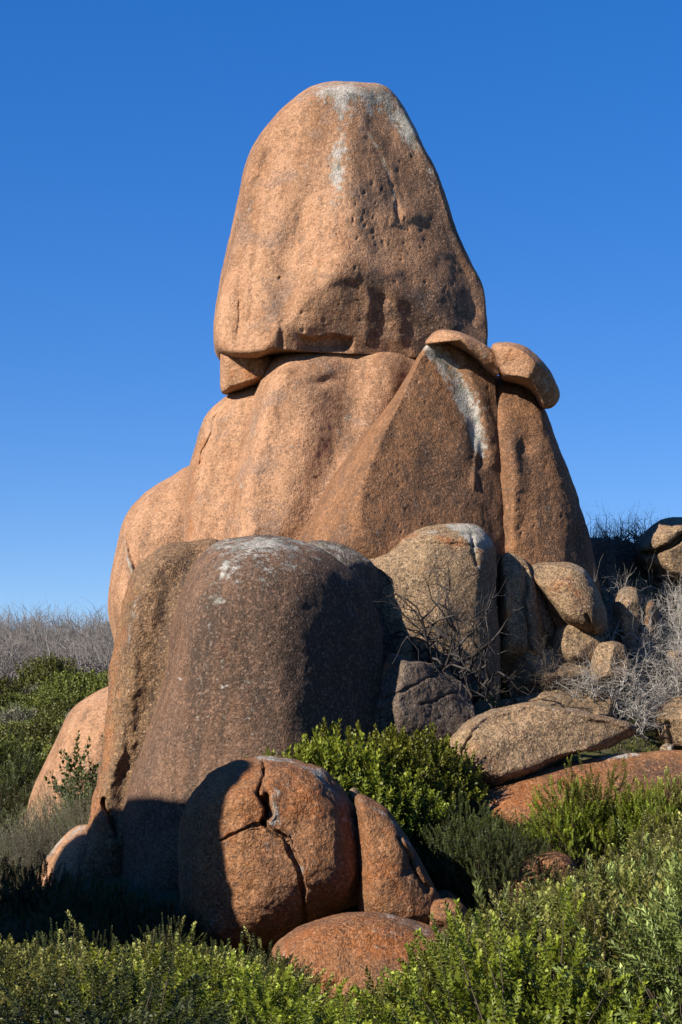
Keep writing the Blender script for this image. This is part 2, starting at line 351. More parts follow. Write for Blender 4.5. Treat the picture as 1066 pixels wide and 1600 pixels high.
def rock(name, label, Y, outline, D, mat, cat='boulder', centre=None, Db=None, p=2.3, q=2.0, nt=200, ns=60, sharp=0.0,
         tilt=(0, 0), clips=(), brushes=(), paint=(), rough=1.0, seed=0, pits=None, parts=None, lump=1.0, group=None, offset=None, pb=None, facets=0):
    ol = catmull(outline, nt, sharp)
    c = np.array(centre if centre is not None else ((ol[:, 0].min() + ol[:, 0].max()) / 2, (ol[:, 1].min() + ol[:, 1].max()) / 2))
    Db = Db or D
    nb = max(10, ns // 3)
    ph = np.r_[np.linspace(0, math.pi / 2, ns + 1)[1:], math.pi / 2 + np.linspace(0, math.pi / 2, nb + 1)[1:-1]]
    s = np.sin(ph); front = ph <= math.pi / 2 + 1e-6
    X = c[0] + s[:, None] * (ol[None, :, 0] - c[0]); Yp = c[1] + s[:, None] * (ol[None, :, 1] - c[1])
    S = np.repeat(s[:, None], nt, 1); Fr = np.repeat(front[:, None], nt, 1)
    X = np.r_[c[0], X.ravel(), c[0]]; Yp = np.r_[c[1], Yp.ravel(), c[1]]; S = np.r_[0, S.ravel(), 0]; Fr = np.r_[True, Fr.ravel(), False]
    mpp = Y / F
    pe = p
    if pb:
        dn = np.clip((Yp - c[1]) / (np.hypot(X - c[0], Yp - c[1]) + 1e-6) * 1.4 - 0.2, 0, 1); pe = p + (pb - p) * dn
    h = np.clip(1 - S ** pe, 0, 1) ** (1 / q) * np.where(Fr, D, -Db)
    n2 = np.stack([X / 38 + seed * 9.1, Yp / 38, np.full(X.shape, seed * 1.7)], 1)
    jx = X + 7 * noise3(n2) + 3 * noise3(n2 * 3.3 + 5); jy = Yp + 7 * noise3(n2 + 31) + 3 * noise3(n2 * 3.3 + 77)
    rim = np.clip((1 - S) / 0.10, 0, 1)
    fr = Fr
    fc = np.random.RandomState(seed + 900); clips = list(clips)
    for _ in range(facets):
        an = fc.uniform(0, 2 * math.pi); sl_ = fc.uniform(0.35, 1.3); rr = fc.uniform(0.25, 0.6)
        hw, hh = (ol[:, 0].max() - ol[:, 0].min()) / 2, (ol[:, 1].max() - ol[:, 1].min()) / 2
        clips.append((c[0] + math.cos(an) * hw * rr, c[1] + math.sin(an) * hh * rr, D * fc.uniform(0.62, 0.82), -math.cos(an) * sl_, math.sin(an) * sl_, 0.05 * D))
    for (x0, y0, h0, hx, hz, k) in clips:
        pl = h0 + hx * (X - x0) * mpp + hz * (y0 - Yp) * mpp + 0.06 * noise3(n2 * 1.3 + 3) * lump
        t = np.clip(0.5 + 0.5 * (pl - h) / k, 0, 1)
        hn = pl * (1 - t) + h * t - k * t * (1 - t)
        h = np.where(fr, np.maximum(hn, np.minimum(h, 0.0)), h)
    for b in brushes:
        w = brush(jx, jy, b[:-1]) * b[-1]
        h = h + np.where(fr, w * rim, 0)
    if pits:
        rs = np.random.RandomState(seed + 50)
        for (x, y, r, d) in pits: h = h - np.where(fr, d * rim * np.exp(-(((X - x) / r) ** 2 + ((Yp - y) / (r * 1.25)) ** 2) ** 2), 0)
    Yr = Y + tilt[0] * (X - c[0]) * mpp + tilt[1] * (c[1] - Yp) * mpp
    co = P(X, Yp, Yr - np.maximum(h, 0)); co[:, 1] -= np.minimum(h, 0)
    # grid topology
    nr = len(ph); idx = 1 + np.arange(nr * nt).reshape(nr, nt); nx = np.roll(idx, -1, 1)
    quads = np.stack([idx[:-1].ravel(), idx[1:].ravel(), nx[1:].ravel(), nx[:-1].ravel()], 1)
    last = 1 + nr * nt
    cap0 = np.stack([np.zeros(nt, int), idx[0], nx[0], nx[0]], 1); cap1 = np.stack([np.full(nt, last), nx[-1], idx[-1], idx[-1]], 1)
    # normals for the fine relief
    def normals(co):
        N = np.zeros_like(co); a, b_, c_, d_ = (co[quads[:, j]] for j in range(4))
        fn = np.cross(c_ - a, d_ - b_)
        for j in range(4): np.add.at(N, quads[:, j], fn)
        return N / (np.linalg.norm(N, axis=1)[:, None] + 1e-12)
    N = normals(co)
    if (N[Fr][:, 1].mean()) > 0: N = -N; quads = quads[:, ::-1]; cap0 = cap0[:, [0, 2, 1, 1]]; cap1 = cap1[:, [0, 2, 1, 1]]
    q3 = co + seed * 13.7
    dsp = lump * 0.10 * noise3(q3 * 0.55) + rough * (0.045 * noise3(q3 * 1.6) + 0.020 * noise3(q3 * 4.1) + 0.010 * noise3(q3 * 9.3) + 0.006 * noise3(q3 * 19))
    size = min(1.0, (ol[:, 0].max() - ol[:, 0].min()) * mpp / 2.0)
    co = co + N * (dsp * (0.35 + 0.65 * size))[:, None]
    pc = np.zeros((len(co), 4)); pc[:, 3] = 1
    for ch, b, v in paint:
        pc[:, ch] = np.clip(pc[:, ch] + brush(jx, jy, b) * v, -1, 1.2)
    off = np.zeros(3) if offset is None else np.asarray(offset)
    co = co + off
    base = np.array([co[:, 0].mean(), co[:, 1].mean(), co[:, 2].min()])
    tris = np.vstack([cap0, cap1])[:, :3]
    allf = np.vstack([quads, np.c_[tris, tris[:, 2]]])
    def emit(nm, faces, parent=None):
        # quads plus fan triangles: build with separate loops
        used = np.unique(faces); remap = np.full(len(co), -1); remap[used] = np.arange(len(used))
        fq = remap[faces]; isq = fq[:, 2] != fq[:, 3]
        me = bpy.data.meshes.new(nm); v = (co[used] - base).astype(np.float32)
        ql, tl = fq[isq], fq[~isq][:, :3]
        me.vertices.add(len(v)); me.vertices.foreach_set('co', v.ravel())
        me.loops.add(ql.size + tl.size); me.loops.foreach_set('vertex_index', np.r_[ql.ravel(), tl.ravel()].astype(np.int32))
        me.polygons.add(len(ql) + len(tl))
        me.polygons.foreach_set('loop_start', np.r_[np.arange(0, ql.size, 4), ql.size + np.arange(0, tl.size, 3)].astype(np.int32))
        me.polygons.foreach_set('loop_total', np.r_[np.full(len(ql), 4), np.full(len(tl), 3)].astype(np.int32))
        me.polygons.foreach_set('use_smooth', np.ones(len(ql) + len(tl), bool))
        at = me.color_attributes.new('paint', 'FLOAT_COLOR', 'POINT'); at.data.foreach_set('color', pc[used].astype(np.float32).ravel())
        me.update(calc_edges=True); me.materials.append(M[mat])
        o = bpy.data.objects.new(nm, me); COL.objects.link(o)
        if parent: o.parent = parent
        else: o.location = base
        return o
    if parts is None:
        o = emit(name, allf)
    else:
        o = empty(name, base)
        cx, cy = jx[allf].mean(1), jy[allf].mean(1)
        left = np.ones(len(allf), bool)
        for nm, poly in parts:
            sel = left & (inside(cx, cy, poly) if poly else True)
            left &= ~sel
            if sel.any(): emit(nm, allf[sel], o)
    tag(o, label, cat, group, 'thing')
    return o

LI, DK, OR = 0, 1, 2  # DK: staining and painted shade; LI: lichen and one painted lit edge
rs = np.random.RandomState(3)

# --- the balanced dome on top
pits = [(rs.uniform(370, 720), rs.uniform(210, 520), rs.uniform(1.5, 3.4), rs.uniform(0.008, 0.03)) for _ in range(110)]
pits += [(rs.normal(580, 28), rs.normal(330, 45), rs.uniform(1.5, 3), rs.uniform(0.01, 0.035)) for _ in range(30)]
rock('dome_boulder', 'huge tapering orange granite dome balanced on top of the rock tower', 35.0,
     [(506, 129), (540, 127), (572, 129), (600, 135), (624, 159), (642, 189), (661, 227), (685, 269), (703, 325), (717, 367), (736, 410), (755, 447), (760, 489), (762, 530),
      (750, 556), (690, 562), (600, 560), (520, 558), (450, 556), (418, 557), (400, 563), (370, 564), (346, 558), (334, 543), (332, 513), (335, 489), (344, 438), (356, 381),
      (370, 320), (384, 255), (403, 217), (441, 170), (478, 140)],
     2.9, 'pink', centre=(548, 390), p=3.2, pb=11, nt=440, ns=150, tilt=(0, 0.05),
     clips=[(550, 430, 2.15, -0.62, -0.33, 0.35), (520, 430, 2.2, 0.30, -0.30, 0.5), (400, 430, 1.75, 0.75, -0.25, 0.5), (690, 400, 1.15, -1.25, -0.35, 0.25), (600, 438, 1.90, -0.28, 0.33, 0.07)],
     brushes=[('g', [(470, 345), (455, 400), (448, 450), (446, 480)], 24, -0.15), ('g', [(478, 300), (470, 345)], 14, -0.04),
              ('g', [(548, 220), (552, 320), (545, 400)], 30, 0.10), ('b', 590, 415, 60, 20, 0.08),
              ('g', [(622, 455), (618, 490), (625, 530)], 12, 0.05), ('g', [(600, 465), (598, 520)], 7, -0.04), ('g', [(575, 450), (572, 530)], 9, 0.04),
              ('p', [(470, 528), (520, 526), (545, 532), (545, 560), (468, 560)], 6, -0.16), ('c', [(375, 470), (372, 540)], 3, -0.04), ('c', [(438, 505), (440, 555)], 4, -0.06),
              ('c', [(575, 215), (605, 270), (618, 310), (620, 332)], 3.5, -0.02), ('b', 603, 345, 20, 13, 0.07), ('b', 642, 335, 22, 14, 0.09), ('g', [(620, 322), (622, 345)], 4, -0.07),
              ('g', [(600, 180), (640, 270), (675, 340), (720, 420), (740, 500)], 26, -0.10),
              ('g', [(420, 240), (395, 330), (380, 420), (372, 520)], 10, -0.06), ('g', [(405, 360), (392, 500)], 6, -0.05)],
     paint=[(LI, ('p', [(488, 128), (600, 128), (640, 190), (655, 235), (625, 220), (600, 185), (560, 170), (520, 160), (490, 145)], 30), 0.72),
            (LI, ('g', [(532, 150), (535, 190), (528, 230), (524, 280)], 13), 0.5), (LI, ('g', [(470, 150), (460, 190), (452, 215)], 6), 0.25), (LI, ('g', [(525, 240), (530, 300), (548, 350)], 20), 0.28), (LI, ('b', 500, 370, 50, 90), 0.10),
            (LI, ('g', [(578, 210), (605, 270), (620, 330)], 3), 0.55), (LI, ('g', [(630, 180), (660, 240), (690, 300)], 10), 0.28),
            (DK, ('g', [(600, 150), (640, 220), (680, 300), (710, 380)], 20), 0.55), (DK, ('g', [(565, 165), (590, 220), (600, 300)], 10), 0.40),
            (DK, ('b', 590, 320, 45, 55), 0.38), (DK, ('b', 640, 400, 80, 80), 0.22), (DK, ('p', [(505, 470), (540, 434), (600, 430), (690, 455), (720, 500), (720, 570), (480, 570)], 18), 0.55), (OR, ('p', [(600, 470), (660, 470), (655, 540), (600, 545)], 14), 0.25),  # large DK polygon paints the shade under the overhanging chin
            (DK, ('b', 735, 470, 40, 120), 0.35), (DK, ('p', [(600, 150), (640, 190), (765, 460), (765, 540), (700, 540), (690, 420), (640, 320), (590, 300), (575, 200)], 60), 0.22), (DK, ('g', [(470, 340), (455, 420), (445, 510)], 18), 0.22), (OR, ('b', 520, 470, 70, 60), 0.05)],  # right side darkened for staining and shade, groove for its shade
     pits=pits, seed=1, rough=0.65, lump=0.6)

rock('chock_stone', 'small ochre chock stone wedged under the left edge of the dome', 34.45,
     [(348, 545), (400, 543), (432, 548), (432, 592), (400, 604), (372, 612), (346, 614), (343, 575)], 0.9, 'pink', cat='stone', nt=90, ns=30, sharp=0.5,
     paint=[(OR, ('b', 390, 580, 40, 30), 0.6)], seed=2, clips=[(385, 580, 0.7, 0.15, -0.1, 0.1)])

# --- the block that carries the dome
rock('shoulder_boulder', 'rounded pinkish granite block carrying the dome, fluted down its front', 34.2,
     [(470, 538), (540, 533), (610, 537), (650, 548), (690, 590), (715, 660), (725, 760), (735, 890), (560, 930), (320, 920), (336, 850), (350, 790), (362, 735), (378, 675), (395, 618), (410, 580), (432, 552)],
     2.2, 'pink', centre=(530, 740), p=3.4, nt=360, ns=120, tilt=(0, 0.12),
     clips=[(470, 720, 2.05, -0.42, -0.16, 0.5), (420, 720, 1.75, 0.6, -0.14, 0.4)],
     brushes=[('g', [(545, 570), (540, 640), (520, 720), (490, 800), (470, 850)], 34, -0.20), ('g', [(600, 560), (590, 640), (540, 760)], 26, 0.12), ('g', [(445, 560), (415, 640), (395, 740), (385, 850)], 20, 0.18),
              ('g', [(398, 640), (372, 740), (360, 850)], 10, -0.18), ('b', 505, 595, 22, 8, -0.10), ('b', 620, 600, 20, 30, 0.15)],
     paint=[(DK, ('g', [(560, 590), (545, 660), (520, 740), (490, 810)], 30), 0.32), (LI, ('b', 508, 580, 20, 14), 0.26), (LI, ('g', [(400, 640), (385, 700), (378, 760)], 9), 0.25), (DK, ('b', 600, 720, 60, 120), 0.2)],  # DK paints shade into the groove and the side turned right
     pits=[(rs.uniform(390, 620), rs.uniform(560, 820), rs.uniform(1.5, 2.6), rs.uniform(0.008, 0.025)) for _ in range(30)], seed=3, lump=0.4, rough=0.5)
rock('rock_slab', 'upright orange-edged slab leaning on the left of the fluted block', 34.7,
     [(400, 588), (430, 600), (450, 700), (450, 900), (276, 920), (287, 850), (290, 795), (295, 742), (304, 705), (316, 665), (331, 640), (365, 612)],
     1.7, 'pink', cat='slab', centre=(370, 770), nt=220, ns=80, tilt=(0, 0.15),
     clips=[(330, 750, 1.2, 0.35, -0.2, 0.3)],
     brushes=[('g', [(335, 650), (318, 700), (305, 780), (300, 850)], 9, -0.10), ('c', [(343, 640), (325, 690), (312, 725)], 2.5, -0.08)],
     paint=[(OR, ('g', [(318, 690), (300, 760), (296, 840)], 10), 0.35), (LI, ('g', [(345, 630), (325, 680)], 4), 0.3), (OR, ('b', 385, 605, 20, 10), 0.3)], seed=4, lump=0.4, rough=0.6)
rock('flank_boulder', 'smooth bulging granite shoulder below the upright slab, against the sky', 36.0,
     [(300, 727), (345, 735), (370, 900), (360, 1060), (200, 1090), (180, 1010), (171, 970), (169, 930), (175, 890), (184, 850), (191, 822), (204, 795), (230, 768), (268, 744)],
     1.6, 'pink', centre=(265, 900), nt=240, ns=80,
     brushes=[('g', [(196, 846), (202, 880), (212, 908)], 4, 0.12), ('g', [(207, 850), (218, 905)], 8, -0.10), ('b', 265, 860, 40, 30, -0.1)],
     paint=[(LI, ('g', [(196, 846), (202, 880), (210, 905)], 3), 0.7), (DK, ('b', 250, 850, 45, 25), 0.4), (DK, ('b', 185, 970, 18, 45), 0.25)], seed=5, lump=0.4, rough=0.5)  # thin pale line paints the sunlit edge of the crease

# --- the pointed wedge and its neighbours
rock('wedge_boulder', 'great pointed brown granite wedge streaked with white lichen below its peak', 32.6,
     [(690, 517), (712, 521), (745, 545), (770, 575), (776, 625), (789, 680), (795, 740), (796, 830), (806, 920), (700, 960), (560, 960), (440, 930), (458, 860), (476, 822), (495, 790), (525, 742), (572, 675), (612, 625), (645, 570), (668, 535)],
     2.3, 'brown', centre=(655, 770), p=2.8, nt=400, ns=130, tilt=(0, 0.15), sharp=0.3,
     clips=[(600, 700, 1.55, -0.52, -0.30, 0.10), (582, 690, 1.46, 1.75, -1.15, 0.22), (775, 700, 0.50, -1.1, -0.2, 0.2)],
     brushes=[('g', [(700, 555), (725, 610), (745, 660), (752, 720)], 14, -0.13), ('g', [(725, 560), (755, 640), (775, 720)], 14, 0.10), ('g', [(655, 620), (690, 640), (720, 690)], 22, 0.08),
              ('g', [(748, 690), (743, 760)], 5, 0.06)],
     paint=[(LI, ('g', [(680, 545), (712, 600), (738, 650), (752, 695)], 17), 0.85), (LI, ('g', [(745, 690), (744, 740)], 5), 0.3), (LI, ('b', 645, 605, 26, 30), 0.36), (LI, ('b', 655, 665, 26, 18), 0.18),
            (LI, ('b', 690, 545, 25, 18), 0.3), (DK, ('b', 740, 590, 26, 60), 0.25), (DK, ('b', 700, 740, 130, 150), 0.30), (OR, ('b', 640, 680, 40, 60), 0.12),  # broad DK blob: brown staining plus the main face's turn from the sun
            (LI, ('b', 650, 800, 90, 40), 0.08), (DK, ('g', [(786, 640), (790, 850)], 10), 0.4), (OR, ('g', [(660, 545), (600, 640), (500, 790)], 14), 0.22)],
     pits=[(rs.uniform(560, 770), rs.uniform(560, 840), rs.uniform(1.5, 2.6), rs.uniform(0.006, 0.02)) for _ in range(46)], seed=6, lump=0.5, rough=0.7)
rock('rock_slab', 'dark brown upright slab split off the right side of the wedge by a long crack', 33.2,
     [(765, 592), (800, 588), (828, 600), (846, 622), (858, 655), (878, 705), (895, 755), (912, 805), (924, 850), (938, 930), (940, 1060), (780, 1060), (760, 860), (758, 740), (756, 650)],
     1.5, 'brown', cat='slab', centre=(845, 800), nt=260, ns=90, tilt=(0, 0.15),
     clips=[(830, 750, 1.2, -0.45, -0.2, 0.3), (900, 800, 0.8, -1.4, -0.2, 0.2)],
     brushes=[('g', [(800, 700), (806, 760), (800, 860)], 12, 0.12), ('b', 815, 700, 12, 10, -0.10)],
     paint=[(DK, ('b', 870, 800, 60, 110), 0.32), (DK, ('b', 820, 740, 20, 30), 0.35), (LI, ('b', 800, 597, 18, 5), 0.3), (DK, ('b', 915, 860, 14, 60), 0.3)],
     pits=[(rs.uniform(790, 890), rs.uniform(620, 850), rs.uniform(1.5, 2.6), rs.uniform(0.008, 0.025)) for _ in range(24)], seed=7, lump=0.6)
rock('cap_stone', 'thin lichen-crusted cap stone draped over the peak of the wedge', 32.35,
     [(666, 536), (676, 521), (690, 515), (715, 518), (745, 531), (768, 546), (781, 563), (785, 577), (777, 584), (764, 575), (744, 556), (722, 540), (700, 531), (682, 537)],
     0.42, 'pink', cat='stone', nt=150, ns=40, centre=(722, 530), sharp=0.3, Db=1.2,
     paint=[(LI, ('b', 745, 545, 40, 16), 0.25), (OR, ('b', 685, 524, 22, 10), 0.3), (OR, ('g', [(720, 545), (765, 575)], 5), 0.3)], facets=3, seed=8, rough=1.0, lump=0.3)
rock('cap_stone', 'overhanging rounded cap stone on the dark upright slab, jutting to the right', 32.4,
     [(769, 540), (795, 535), (825, 545), (852, 570), (868, 597), (874, 618), (866, 633), (852, 634), (842, 615), (826, 601), (806, 594), (786, 588), (778, 572)],
     0.95, 'pink', cat='stone', nt=170, ns=50, centre=(822, 570), Db=1.2,
     paint=[(LI, ('b', 850, 590, 18, 30), 0.25), (OR, ('b', 800, 555, 30, 20), 0.25), (DK, ('b', 840, 575, 30, 22), 0.15)], facets=3, seed=9, rough=1.0, lump=0.5)

# --- the great dark boulder in front and the flake beside it
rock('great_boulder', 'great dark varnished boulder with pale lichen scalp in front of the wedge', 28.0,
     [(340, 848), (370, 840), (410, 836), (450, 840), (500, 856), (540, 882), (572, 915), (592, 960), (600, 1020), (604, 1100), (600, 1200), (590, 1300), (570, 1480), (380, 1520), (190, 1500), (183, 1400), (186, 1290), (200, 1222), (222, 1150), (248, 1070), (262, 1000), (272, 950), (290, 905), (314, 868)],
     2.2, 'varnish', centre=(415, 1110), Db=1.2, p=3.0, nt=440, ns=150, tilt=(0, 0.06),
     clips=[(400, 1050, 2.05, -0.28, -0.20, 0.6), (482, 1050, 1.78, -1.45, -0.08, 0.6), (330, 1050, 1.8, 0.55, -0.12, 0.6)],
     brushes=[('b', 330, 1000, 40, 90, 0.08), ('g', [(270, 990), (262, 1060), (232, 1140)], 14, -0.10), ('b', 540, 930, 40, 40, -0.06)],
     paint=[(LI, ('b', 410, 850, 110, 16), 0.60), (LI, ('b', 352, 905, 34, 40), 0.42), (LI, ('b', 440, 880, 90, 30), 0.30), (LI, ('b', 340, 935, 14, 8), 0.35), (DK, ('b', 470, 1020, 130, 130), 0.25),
            (DK, ('b', 540, 1050, 60, 200), 0.35), (DK, ('g', [(270, 960), (255, 1070), (225, 1160), (195, 1260)], 26), -0.30), (OR, ('b', 350, 1080, 60, 70), 0.25), (OR, ('b', 360, 1130, 30, 40), 0.2),  # varnish, with right side painted shadier and sunlit left edge lighter
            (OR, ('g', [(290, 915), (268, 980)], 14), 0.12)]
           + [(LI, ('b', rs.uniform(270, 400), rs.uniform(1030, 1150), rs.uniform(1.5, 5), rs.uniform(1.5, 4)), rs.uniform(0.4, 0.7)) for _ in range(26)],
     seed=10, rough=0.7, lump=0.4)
rock('rock_flake', 'tall curved ochre flake standing against the left side of the great dark boulder', 28.6,
     [(300, 845), (345, 845), (365, 900), (345, 1000), (315, 1180), (290, 1300), (280, 1420), (118, 1430), (128, 1350), (138, 1285), (156, 1205), (168, 1120), (174, 1040), (181, 985), (194, 930), (214, 885), (250, 856)],
     1.55, 'ochre', cat='slab', centre=(245, 1110), nt=320, ns=110, p=2.8, tilt=(0, 0.05),
     clips=[(215, 1050, 1.25, 0.75, -0.1, 0.4)],
     brushes=[('g', [(310, 870), (272, 920), (256, 990), (245, 1070), (222, 1160), (195, 1250)], 24, -0.20), ('g', [(262, 866), (222, 915), (206, 985), (202, 1060), (190, 1150), (166, 1240)], 14, 0.10),
              ('p', [(140, 1270), (155, 1245), (172, 1275), (182, 1330), (180, 1420), (130, 1420)], 10, 0.12), ('c', [(160, 1250), (172, 1275), (180, 1310)], 3, -0.2)],
     paint=[(OR, ('g', [(200, 925), (184, 1000), (178, 1080), (165, 1180), (145, 1270)], 13), 0.5), (OR, ('b', 155, 1280, 16, 26), 0.6), (DK, ('g', [(300, 880), (262, 960), (246, 1060), (222, 1160), (195, 1250)], 24), 0.38),  # DK paints the shade lying in the channel behind the ridge
            (LI, ('g', [(215, 925), (205, 985), (202, 1060)], 4), 0.4), (LI, ('g', [(255, 858), (235, 870)], 8), 0.3)], seed=11, rough=1.7, lump=0.4)
rock('boulder', 'low smooth pinkish boulder running out from behind the ochre flake towards the scrub', 33.5,
     [(168, 1072), (215, 1055), (270, 1100), (275, 1340), (15, 1340), (40, 1270), (47, 1245), (62, 1208), (90, 1150), (110, 1112), (138, 1088)],
     1.5, 'pink', centre=(165, 1220), nt=200, ns=70, paint=[(DK, ('b', 130, 1190, 90, 120), 0.30), (LI, ('b', 120, 1150, 40, 40), 0.15)], seed=12, lump=0.5, rough=0.5)
rock('boulder', 'small pale-rimmed boulder at the foot of the ochre flake', 28.4,
     [(128, 1288), (165, 1295), (200, 1380), (170, 1460), (60, 1460), (52, 1400), (65, 1350), (84, 1322), (106, 1300)],
     0.8, 'pink', nt=140, ns=45, paint=[(LI, ('g', [(62, 1355), (90, 1318), (130, 1290)], 5), 0.6), (DK, ('b', 130, 1350, 30, 30), 0.2)], seed=13, lump=0.6)

# --- rocks in the gully to the right of the great boulder
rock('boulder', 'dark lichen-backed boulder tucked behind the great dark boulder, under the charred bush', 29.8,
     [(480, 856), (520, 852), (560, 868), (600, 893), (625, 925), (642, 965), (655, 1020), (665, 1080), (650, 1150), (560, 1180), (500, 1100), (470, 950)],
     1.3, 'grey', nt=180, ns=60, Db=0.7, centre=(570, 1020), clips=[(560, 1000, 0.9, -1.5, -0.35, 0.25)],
     paint=[(LI, ('g', [(490, 858), (540, 862), (590, 890), (640, 930)], 14), 0.45), (DK, ('b', 610, 1000, 80, 120), 0.7), (OR, ('b', 640, 990, 20, 40), 0.25)], seed=14, rough=1.5)  # strong DK blob puts the gully's deep shadow into the rock colour
rock('boulder', 'white-topped tawny boulder at the foot of the wedge, behind the charred bush', 31.2,
     [(540, 870), (575, 858), (610, 848), (640, 830), (670, 820), (710, 817), (745, 822), (766, 840), (774, 865), (776, 920), (780, 1000), (776, 1110), (700, 1150), (590, 1140), (550, 1000), (530, 910)],
     1.6, 'tan', centre=(668, 975), nt=280, ns=95, p=2.6, clips=[(690, 960, 1.35, -0.25, -0.12, 0.3)],
     brushes=[('g', [(590, 858), (650, 850), (720, 852), (770, 856)], 3, -0.05), ('p', [(600, 850), (640, 828), (700, 816), (768, 838), (770, 855), (690, 850)], 10, 0.05), ('c', [(735, 828), (738, 850), (745, 880)], 3, -0.08), ('b', 690, 960, 25, 40, 0.12)],
     paint=[(LI, ('p', [(690, 816), (745, 820), (770, 845), (770, 856), (738, 856), (715, 835)], 8), 0.95), (LI, ('b', 670, 833, 30, 6), 0.5), (LI, ('g', [(740, 850), (748, 885)], 5), 0.6), (OR, ('g', [(620, 845), (660, 835), (720, 852), (765, 858)], 7), 0.5),
            (LI, ('b', 690, 950, 22, 45), 0.25), (OR, ('b', 640, 880, 60, 25), 0.15), (DK, ('g', [(760, 900), (770, 1080)], 16), 0.4), (LI, ('b', 575, 862, 26, 6), 0.4), (DK, ('b', 700, 1060, 60, 50), 0.2)], seed=15, lump=0.6)
rock('rock_slab', 'splintered ochre column beside the white-topped boulder, across a dark cleft', 31.6,
     [(785, 868), (805, 865), (824, 880), (836, 910), (845, 960), (848, 1010), (840, 1060), (785, 1060), (782, 980), (780, 920)],
     0.75, 'tan', cat='slab', nt=140, ns=50, sharp=0.3, brushes=[('g', [(822, 890), (818, 950), (826, 1020)], 4, -0.12), ('b', 792, 945, 7, 25, 0.2)], clips=[(810, 950, 0.55, -0.3, -0.2, 0.15)],
     paint=[(OR, ('g', [(790, 880), (794, 960)], 8), 0.5), (DK, ('b', 808, 960, 12, 60), 0.35)], facets=5, seed=16, rough=2.0)
rock('rock_slab', 'leaning grey splinter between the ochre column and the russet boulder', 31.9,
     [(818, 876), (834, 884), (852, 930), (866, 975), (872, 1020), (860, 1050), (832, 1050), (830, 980), (822, 920)],
     0.5, 'grey', cat='slab', nt=110, ns=40, sharp=0.3, paint=[(LI, ('g', [(825, 890), (845, 940), (858, 990)], 7), 0.35)], facets=4, seed=17, rough=2.0, lump=0.5)
rock('stone', 'little flat cream stone perched at the foot of the long crack', 32.4,
     [(772, 848), (790, 842), (806, 846), (814, 856), (800, 866), (780, 864)], 0.3, 'tan', cat='stone', nt=60, ns=20, paint=[(LI, ('b', 792, 852, 30, 20), 0.7)], facets=3, seed=18)
rock('stone', 'knobbly brown stone lodged at the foot of the dark upright slab', 32.9,
     [(806, 862), (830, 862), (848, 876), (842, 894), (822, 892), (806, 880)], 0.35, 'tan', cat='stone', nt=60, ns=20, paint=[(LI, ('b', 825, 868, 12, 6), 0.4)], facets=4, seed=19, rough=2.0)
rock('boulder', 'russet round-shouldered boulder below the dark upright slab, overhanging a small block', 31.9,
     [(826, 886), (850, 880), (890, 881), (915, 893), (934, 922), (947, 955), (950, 982), (934, 996), (905, 988), (880, 972), (862, 950), (846, 925), (832, 905)],
     1.15, 'tan', nt=180, ns=60, centre=(893, 930), clips=[(890, 930, 0.95, -0.3, -0.45, 0.25)], brushes=[('c', [(918, 960), (925, 985)], 3, -0.12)],
     paint=[(LI, ('g', [(890, 885), (915, 898), (940, 940)], 6), 0.4), (DK, ('b', 935, 960, 14, 30), 0.3), (OR, ('b', 890, 925, 50, 40), 0.32), (LI, ('b', 900, 950, 14, 10), 0.3)], facets=3, sharp=0.3, seed=20, rough=1.4)
rock('boulder', 'small tawny block under the overhang of the russet boulder', 31.7,
     [(872, 985), (895, 975), (925, 990), (944, 1005), (936, 1035), (885, 1040), (866, 1015)], 0.6, 'tan', nt=100, ns=35, sharp=0.4, clips=[(900, 1005, 0.45, -0.2, -0.6, 0.1)], facets=3, seed=21, rough=1.5)
rock('boulder', 'upright cream and rust coloured rock standing among the bleached bushes', 33.0,
     [(966, 924), (982, 918), (998, 922), (1005, 940), (1024, 944), (1028, 975), (1022, 1020), (985, 1030), (968, 995), (958, 955)],
     0.75, 'tan', nt=140, ns=45, sharp=0.2, brushes=[('c', [(1000, 925), (1004, 960), (998, 1010)], 4, -0.3)], paint=[(OR, ('b', 1015, 975, 14, 40), 0.6), (LI, ('b', 978, 940, 16, 16), 0.3)], facets=5, seed=22, rough=2.0)
rock('boulder', 'small grey peaked rock ringed by bleached twigs', 31.4,
     [(935, 1006), (958, 1000), (978, 1008), (986, 1040), (980, 1070), (930, 1072), (922, 1035)], 0.55, 'tan', nt=110, ns=40, sharp=0.3, clips=[(950, 1030, 0.45, -0.8, -0.3, 0.1)], facets=4, seed=23, rough=1.8)
rock('boulder', 'pale rounded boulder on the skyline with a dark split through it', 35.0,
     [(1014, 828), (1035, 813), (1066, 809), (1105, 822), (1130, 860), (1120, 905), (1060, 915), (1020, 890), (1004, 872), (1000, 850)],
     1.5, 'tan', nt=160, ns=55, brushes=[('c', [(1075, 826), (1050, 850), (1028, 862), (1000, 868)], 4, -0.4)], paint=[(LI, ('b', 1040, 822, 30, 10), 0.2), (DK, ('b', 1012, 862, 16, 16), 0.4)], facets=2, seed=24, rough=1.4)
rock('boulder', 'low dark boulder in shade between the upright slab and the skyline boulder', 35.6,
     [(915, 850), (955, 841), (990, 848), (1012, 872), (1016, 920), (960, 935), (915, 925)], 1.2, 'grey', nt=120, ns=40, clips=[(950, 880, 0.5, -0.6, -0.5, 0.2)], paint=[(DK, ('b', 960, 880, 60, 40), 0.4)], seed=25)
